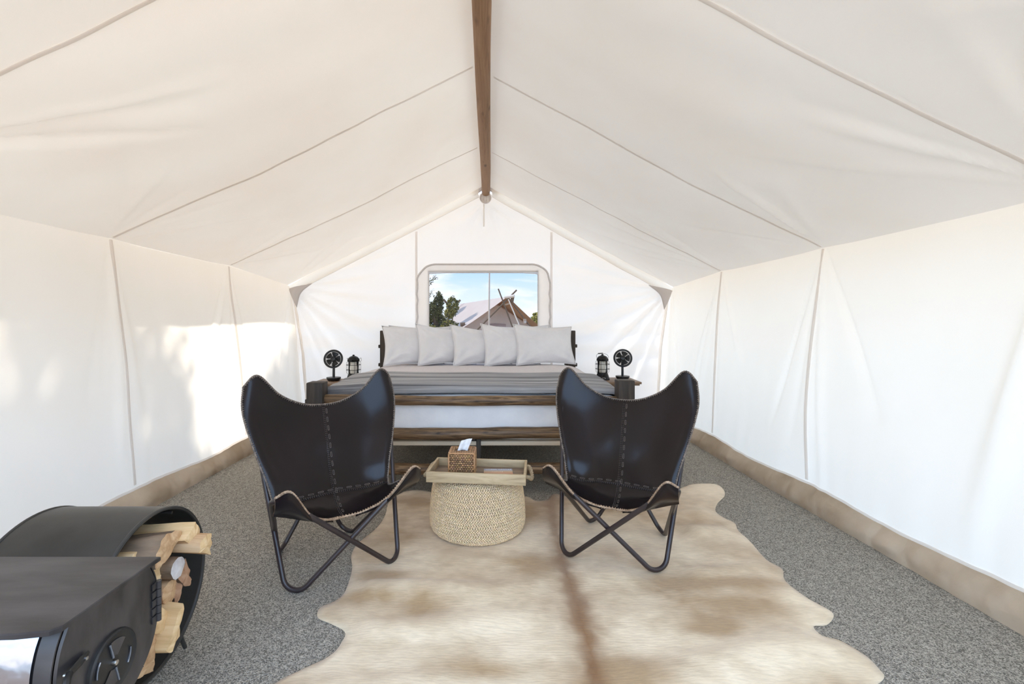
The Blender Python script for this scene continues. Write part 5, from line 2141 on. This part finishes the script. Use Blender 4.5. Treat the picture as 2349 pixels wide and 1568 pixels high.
# ================================================================== wood stove
SX1, SX0 = -0.80, -1.42
SYC, SZT = 1.006, 0.529
stove = thing('wood_stove', (SX1 - .2, SYC, 0), 'black steel wood stove with a flat top and round draft vent, beside the firewood', 'stove')
sec = spline([(.112, .520), (.130, .48), (.139, .43), (.134, .377), (.117, .332), (.088, .297), (.05, .272), (0, .262)], 5)
secf = np.concatenate([sec, np.stack([-sec[-2::-1, 0], sec[-2::-1, 1]], 1)])      # far side -> bottom -> near side
ns = len(secf)


def stove_shell(x0, x1, grow, name, mat, a=0, b=None, thick=.003, angle=45):
    s_ = secf[a:b]
    mb = MB()
    c0 = np.array([0, .40])
    rows = []
    for x, g in ((x0, 0), (x0, grow), (x1, grow), (x1, grow - thick), (x0, grow - thick)):
        d = s_ - c0
        d = d / np.linalg.norm(d, axis=1)[:, None]
        p = s_ + d * g
        rows.append(np.stack([np.full(len(s_), x), SYC + p[:, 0], p[:, 1]], 1))
    mb.add(np.array(rows).reshape(-1, 3), grid_faces(len(s_), len(rows)))
    return mb.build(name, mat, stove, angle=angle)


stove_shell(SX0, SX1 - .012, 0.0, 'body', M['stove'], thick=.004)
stove_shell(SX1 - .036, SX1 - .004, 0.004, 'front_band', M['stove'])
# polished heat shield on the near side
stove_shell(SX0, SX1 - .040, 0.006, 'side_panel', M['polished'], a=len(sec) + 6)
# door face: a plate filling the profile
mb = MB()
zc_ = 0.40
ring = [(SX1 - .004, SYC + p[0] * .985, zc_ + (p[1] - zc_) * .985) for p in secf]
ring2 = [(SX1, SYC + p[0] * .965, zc_ + (p[1] - zc_) * .965) for p in secf]
vs = ring + ring2 + [(SX1, SYC, zc_)]
f = [(i, (i + 1) % ns, ns + (i + 1) % ns, ns + i) for i in range(ns)] + [(ns + i, ns + (i + 1) % ns, 2 * ns) for i in range(ns)]
mb.add(vs, f)
door = mb.build('stove_door', M['stove'], stove, angle=30)
# top plate with rounded near corner and lip
mb = MB()
outl = [(SX1 + .005, SYC + .137), (SX1 + .006, SYC - .128), (SX1 - .006, SYC - .142), (SX1 - .06, SYC - .152), (SX1 - .20, SYC - .158), (SX0, SYC - .158), (SX0, SYC + .137)]
no = len(outl)
vs = [(x, y, SZT - .010) for x, y in outl] + [(x, y, SZT - .002) for x, y in outl] + [(x + (SX1 - .2 - x) * .008, y + (SYC - y) * .02, SZT) for x, y in outl]
f = [(i, (i + 1) % no, no + (i + 1) % no, no + i) for i in range(no)] + [(no + i, no + (i + 1) % no, 2 * no + (i + 1) % no, 2 * no + i) for i in range(no)]
f.append(tuple(range(2 * no, 3 * no)))
f.append(tuple(range(no - 1, -1, -1)))
mb.add(vs, f)
mb.build('top_plate', M['stove'], stove, angle=25)
RXf = np.array(RX90)
# draft vent: dished disk, two slots, ribs and centre bolt
vc = (SX1, 1.000, 0.374)
mb = MB()
mb.lathe([(0, .004), (.050, .004), (.055, .006), (.060, .0085), (.063, .006), (.064, 0), (.060, -.002)], vc, 48, RX90)
vent = mb.build('draft_vent', M['stove_dark'], door, angle=35)
for k, a0 in enumerate((75, 255)):
    mb = MB()
    for r0, r1, a_a, a_b in ((.014, .046, a0 - 26, a0 + 26),):
        n_ = 9
        rows = []
        for x_ in (.0042, .0062):
            for rr_ in (r0, r1):
                rows.append([(vc[0] + x_, vc[1] + rr_ * math.cos(math.radians(q)), vc[2] + rr_ * math.sin(math.radians(q))) for q in np.linspace(a_a, a_b, n_)])
        rows = np.array([rows[0], rows[2], rows[3], rows[1]])
        mb.add(rows.reshape(-1, 3), grid_faces(n_, 4))
    mb.build('vent_shutter', M['stove'], vent, angle=20)
    mb = MB()
    q = math.radians(a0 + 30)
    mb.tube([(vc[0] + .006, vc[1] + .012 * math.cos(q), vc[2] + .012 * math.sin(q)), (vc[0] + .006, vc[1] + .047 * math.cos(q), vc[2] + .047 * math.sin(q))], .0028, n=8)
    mb.build('vent_rib', M['polished'], vent)
for k in (165, 345):
    mb = MB()
    q0, q1 = math.radians(k - 20), math.radians(k + 20)
    mb.tube([(vc[0] + .006, vc[1] + .045 * math.cos(q), vc[2] + .045 * math.sin(q)) for q in np.linspace(q0, q1, 8)], .0022, n=6)
    mb.build('vent_rib', M['polished'], vent)
mb = MB()
mb.lathe([(.0001, .013), (.005, .012), (.006, .009), (.006, .004)], vc, 12, RX90)
mb.build('vent_bolt', M['bolt'], vent)
# latch
mb = MB()
mb.tube([(SX1 + .006, .935, .440), (SX1 + .008, .915, .437), (SX1 + .012, .885, .434)], [.004, .0075, .0065], n=8, sq=(.6, 1.2))
mb.tube(spline([(SX1 + .012, .886, .434), (SX1 + .020, .872, .433), (SX1 + .026, .862, .426), (SX1 + .022, .852, .416)], 5), .0062, n=8)
latch = mb.build('door_latch', M['stove_dark'], door, angle=40)
for y, z in ((.922, .438), (.882, .434)):
    mb = MB()
    mb.lathe([(.0001, .014), (.0035, .013), (.004, .004)], (SX1 + .002, y, z), 10, RX90)
    mb.build('latch_bolt', M['bolt'], door)
# hinge knuckles down the far edge
for k in range(5):
    mb = MB()
    z = .465 - k * .0195
    mb.tube([(SX1 + .004, SYC + .131, z - .009), (SX1 + .004, SYC + .131, z + .009)], .0062, n=10)
    mb.box((SX1 + .002, SYC + .120, z), (.004, .018, .016), bevel=.001)
    mb.build('hinge_knuckle', M['stove'], door)
for sx_ in (SX1 - .06, SX0 + .08):
    for sg in (-1, 1):
        mb = MB()
        mb.tube([(sx_, SYC + sg * .080, .30), (sx_, SYC + sg * .105, .14), (sx_, SYC + sg * .112, .002)], [.011, .009, .009], n=10)
        mb.build('stove_leg', M['stove_dark'], stove)

# ================================================================== outside the window: neighbouring tent
TA_ = np.array([-0.33, 0.944, 0])        # along its ridge, away from us
TG_ = np.array([0.944, 0.33, 0])         # across its gable, to the right
Fp = np.array([1.075, 26.0, 2.66])


def tp(along, side, z):
    p = Fp + TA_ * along + TG_ * side
    return np.array([p[0], p[1], z])


nt_ = thing('canvas_tent', (Fp[0], Fp[1] + 4, GZ), 'neighbouring cream canvas tent with a tan fly on crossed poles, seen through the window', 'tent')
LEN = 9.4
for sg, w_, ze_ in ((-1, 3.15, 0.50), (1, 2.85, 0.66)):
    rows = []
    for k in np.linspace(0, 1, 12):
        a0 = 0.75 * k                       # raked front edge
        row = []
        for q in np.linspace(0, 1, 22):
            al = a0 + (LEN - a0) * q
            sag = -0.16 * math.sin(PI * k) * (0.5 + .5 * math.sin(PI * q)) + 0.03 * math.sin(q * 25 + k * 7) * k
            row.append(tp(al, sg * w_ * k, Fp[2] + (ze_ - Fp[2]) * k + sag))
        rows.append(row)
    rows = np.array(rows)
    nf = (rows.shape[0] - 1) * (rows.shape[1] - 1)
    rows = np.concatenate([rows, rows[::-1] - np.array([0, 0, 0.012])])
    o = surf_grid('fly_slope', rows, M['fly_top'], nt_)
    o.data.materials.append(M['tent_fly'])
    o.data.polygons.foreach_set('material_index', [0] * nf + [1] * (len(o.data.polygons) - nf))
# gable wall and sides of the inner tent
gz_ = [(-2.15, GZ), (-2.15, 1.02), (0, 2.28), (2.15, 1.02), (2.15, GZ)]
mb = MB()
rows = []
gw = np.linspace(-2.15, 2.15, 60)
gt = np.array([1.02 + (2.30 - 1.02) * (1 - abs(w_) / 2.15) for w_ in gw])
for k in np.linspace(0, 1, 26):
    row = []
    for w_, t1 in zip(gw, gt):
        z = GZ + (t1 - GZ) * k
        an = math.atan2(w_, 2.3 - z + .05)
        rr_ = math.hypot(w_, 2.3 - z)
        fold = 0.030 * math.sin(an * 26) * min(1, rr_ / .5) * math.exp(-rr_ / 1.4) + .03 * math.sin(math.atan2(z - 1.0, 2.2 - abs(w_)) * 14) * math.exp(-math.hypot(abs(w_) - 2.15, z - 1.0) / .7)
        row.append(tp(1.65 + fold, w_, z))
    rows.append(row)
rows = np.array(rows)
surf_grid('gable_wall', np.concatenate([rows, rows[::-1] + TA_ * .01]), M['tent_wall'], nt_)
for sg in (-1, 1):
    rows = np.array([[tp(al, sg * (2.15 - .12 * (1 - k)), GZ + (1.02 - GZ) * k) for al in np.linspace(1.65, LEN - .5, 20)] for k in np.linspace(0, 1, 6)])
    surf_grid('side_wall', np.concatenate([rows, rows[::-1] + TG_ * .01]), M['tent_wall'], nt_)
# rolled window flap on the gable
fc = [(-0.62, .60), (.52, .60), (.52, 1.12), (-.62, 1.12)]
P = np.array([[tp(1.60 - .02 * math.sin(PI * q), -.62 + 1.14 * p_, .45 + (1.14 + .03 * math.sin(PI * p_) - .45) * q) for p_ in np.linspace(0, 1, 14)] for q in np.linspace(0, 1, 6)])
surf_grid('window_flap', np.concatenate([P, P[::-1] + TA_ * .03]), noise_mat('flap_canvas', (.50, .42, .42), (.58, .50, .49), 3, rough=.95), nt_)


def pole_between(p0, p1, r, mat, nm='pole'):
    mb = MB()
    mb.tube([p0, (np.array(p0) + p1) / 2, p1], r, n=10)
    return mb.build(nm, mat, nt_)


cr_ = tp(-0.10, 0, 2.585)
pole_between(at(1143, 662, 26.0), at(1196, 766, 25.6) + (0, 0, -.9), .040, M['pole'])
pole_between(at(1185, 665, 26.1), at(1082, 769, 25.4) + (-.45, 0, -.45), .045, M['pole'])
pole_between(at(1166, 686, 25.75), at(1199, 764, 25.3) + (.25, 0, -.6), .034, M['sunlit_pole'])
pole_between(at(1171, 690, 26.2), at(1223, 757, 25.9) + (.5, 0, -.62), .036, M['pole'])
pole_between(at(1158, 681.5, 25.9), at(1180, 678.5, 25.7), .085, M['sunlit_pole'], 'ridge_log')
pole_between(at(1156, 699, 26.6), at(1169, 695, 26.3), .055, M['sunlit_pole'], 'lashing_log')
pole_between(at(1176, 681, 25.9), at(1174, 692, 25.9), .10, M['pole'], 'post_top')
pole_between(at(1060.5, 744, 26.3), at(1063, 790, 26.3), .095, M['sunlit_pole'], 'eave_post')
pole_between(at(1056, 744, 26.2), at(1067, 743, 26.2), .11, M['pole'], 'eave_log')
# poles of its far end
for a_, b_ in (((1017, 686), (1040, 712)), ((1056, 688), (1030, 708))):
    pole_between(at(*a_, 34.0), at(*b_, 34.2), .075, M['pole'], 'rear_pole')
# number plate hung on the right-hand pole
sgn = thing('number_sign', at(1204, 742, 25.2), 'small square wooden plate numbered 20 on the pole of the neighbouring tent', 'sign')
mb = MB()
c_ = at(1204, 736.5, 25.2)
mb.box(c_, (.165, .05, .25), Matrix.Rotation(.15, 3, 'Z'), bevel=.008)
mb.build('plate', plain('sign_wood', (.52, .40, .31), .7), sgn)
text_mesh('number', '20', .125, c_ + np.array([.008, -.034, -.045]), (PI / 2, 0, .15), plain('white_paint', (.9, .88, .85), .7), sgn, bold=.004, ext=.003)


# trees: crowns made of many small sprays
def tree(base, hh, parts, label, seed, n_per=420, sz=.075, mats=('leaf',), trunk=True, group='junipers outside the tent'):
    t = thing('juniper_tree', base, label, 'tree', group)
    r = np.random.RandomState(seed)
    b0 = np.array(base, float)
    if trunk:
        mb = MB()
        pth = spline([b0 + (0, 0, -.1), b0 + (.06 * r.randn(), .1 * r.randn(), hh * .3), b0 + (.12 * r.randn(), .1 * r.randn(), hh * .62), b0 + np.array(parts[-1][0]) * .9], 8)
        mb.tube(pth, np.linspace(.035 * hh, .008 * hh, len(pth)), n=9)
        for c_, rr_ in parts:
            c_ = b0 + np.array(c_)
            st_ = pth[r.randint(len(pth) // 3, len(pth) * 2 // 3)]
            mb2 = spline([st_, (st_ + c_) / 2 + r.randn(3) * .06, c_], 6)
            mb.tube(mb2, np.linspace(.013 * hh, .004 * hh, len(mb2)), n=6)
        mb.build('trunk', M['trunk'], t)
    mb = MB()
    for c_, rr_ in parts:
        c_ = b0 + np.array(c_)
        rr_ = np.array(rr_) if not np.isscalar(rr_) else np.array([rr_] * 3)
        for _ in range(int(n_per * float(np.prod(rr_)) ** (2 / 3) / .25)):
            d = r.randn(3)
            d /= np.linalg.norm(d)
            p = c_ + d * rr_ * r.uniform(.35, 1.0) ** .6 * (1 + .25 * mnoise.noise(tuple(d * 3 + seed)))
            ax = np.linalg.qr(r.randn(3, 3))[0] * sz * r.uniform(.5, 1.3)
            ax[2] *= .55
            mb.blob(p, ax, 4, 2)
    o = mb.build('foliage', [M[k] for k in mats], t, angle=None)
    if len(mats) > 1:
        k_ = r.rand(len(mb.f) // 8 + 1).repeat(8)[:len(mb.f)]
        o.data.polygons.foreach_set('material_index', (k_ < .5).astype(int))
    o['kind'] = 'stuff'
    return t


b_ = at(996, 770, 18.0)
tree((b_[0], 18.0, GZ), 2.9, [((-.15, 0, 1.0), (.42, .4, .55)), ((-.1, 0, 1.9), (.36, .35, .42)), ((.16, .05, 2.2), (.20, .2, .55)), ((-.3, 0, 1.7), (.3, .3, .3)), ((.2, .1, 1.55), (.25, .25, .35)), ((.22, .06, 2.35), (.10, .1, .28))],
     'tall spiky dark green juniper at the left edge of the window view', 3, 2600, .032)
b_ = at(1037, 770, 17.0)
tree((b_[0], 17.0, GZ), 2.4, [((.02, 0, 2.12), (.24, .24, .36)), ((-.10, 0, 1.85), (.2, .2, .2)), ((-.1, 0, 1.35), (.34, .3, .28)), ((-.35, .1, 1.1), (.28, .3, .3))],
     'round-headed olive green juniper in front of the neighbouring tent', 8, 2600, .030, ('leaf', 'leaf2'))
b_ = at(992, 790, 14.0)
tree((b_[0], 14.0, GZ), 1.7, [((0, 0, 1.1), (.26, .3, .35)), ((.05, 0, .7), (.3, .3, .4))], 'sunlit yellow-green shrub low at the left edge of the window view', 12, 2400, .028, ('leaf2',))
tree((8.0, 75.0, GZ), 3.6, [((0, 0, 2.0), (1.2, 1.2, 1.5))], 'small pale bush on the horizon at the right edge of the window view', 15, 60, .3, ('leaf2',), group=None)
# overhanging twigs near the window's upper left corner
tw_ = thing('juniper_branch', at(980, 660, 12.0), 'sparse overhanging juniper twigs at the upper left corner of the window view', 'branch')
mb = MB()
r = np.random.RandomState(4)
for (ua, va, ub, vb) in ((972, 655, 998, 634), (976, 662, 992, 645), (968, 690, 992, 668), (972, 700, 990, 672), (985, 644, 1001, 637)):
    A_, B_ = at(ua, va, 12.0), at(ub, vb, 12.0)
    mb.tube(spline([A_, (A_ + B_) / 2 + r.randn(3) * .02, B_], 5), np.linspace(.010, .004, 11), n=5)
    for k in range(40):
        q = r.uniform(.45, 1.05)
        mb.blob(A_ + (B_ - A_) * q + r.randn(3) * .028, np.linalg.qr(r.randn(3, 3))[0] * r.uniform(.005, .012), 4, 2)
o = mb.build('twigs', M['leaf'], tw_, angle=None)
o['kind'] = 'stuff'
# junipers left of our own tent: they dapple its wall and the neighbour's fly
for i, (x, y, h_, sd_, lab) in enumerate(((-5.8, 2.6, 4.6, 21, 'bushy juniper outside the left canvas wall, level with the chairs'), (-6.8, 6.2, 5.0, 22, 'bushy juniper outside the left canvas wall, level with the bed'),
                                          (-6.5, -1.8, 4.6, 23, 'bushy juniper outside the left canvas wall, level with the wood stove'))):
    tree((x, y, GZ), h_, [((0, 0, h_ * .62), (.95, 1.2, .9)), ((.2, .9, h_ * .52), (.9, .9, .8)), ((-.1, -.9, h_ * .55), (.9, .9, .8)), ((0, .1, h_ * .86), (.7, .9, .6)), ((.3, 0, h_ * .34), (.9, 1.2, .6)), ((.2, .8, h_ * .76), (.6, .6, .5)), ((.2, -.7, h_ * .78), (.6, .6, .5))],
         lab, sd_, 640, .056, ('leaf', 'leaf2'), group='junipers beside the left wall')
for i, (x, y, h_, sd_, lab) in enumerate(((-5.3, 28.0, 5.6, 31, 'juniper left of the neighbouring tent, the nearer of the two'), (-6.3, 33.0, 6.4, 32, 'juniper left of the neighbouring tent, the farther of the two'))):
    tree((x, y, GZ), h_, [((0, 0, h_ * .62), (1.0, 1.2, 1.0)), ((0, .2, h_ * .86), (.6, .7, .8)), ((.1, -.6, h_ * .4), (1.0, 1.0, .7))],
         lab, sd_, 420, .09, ('leaf',), group='junipers beside the neighbouring tent')
# slim upright pole just outside the window
tpz = at(1122, 700, 7.2)
tpo = thing('tent_pole', (tpz[0], 7.2, GZ), 'slim upright wooden pole standing outside the middle of the window', 'pole')
mb = MB()
mb.tube([at(1121.0, 800, 7.2) - (0, 0, .9), at(1122, 700, 7.2), at(1124, 600, 7.2) + (0, 0, .6)], [.0150, .0125, .0100], n=12)
mb.build('shaft', M['sunlit_pole'], tpo)
mb = MB()
mb.tube([at(1124, 600, 7.2) + (0, 0, .6), at(1124, 600, 7.2) + (0, 0, .66)], .006, n=8)
mb.build('spike', M['steel_wire'], tpo)
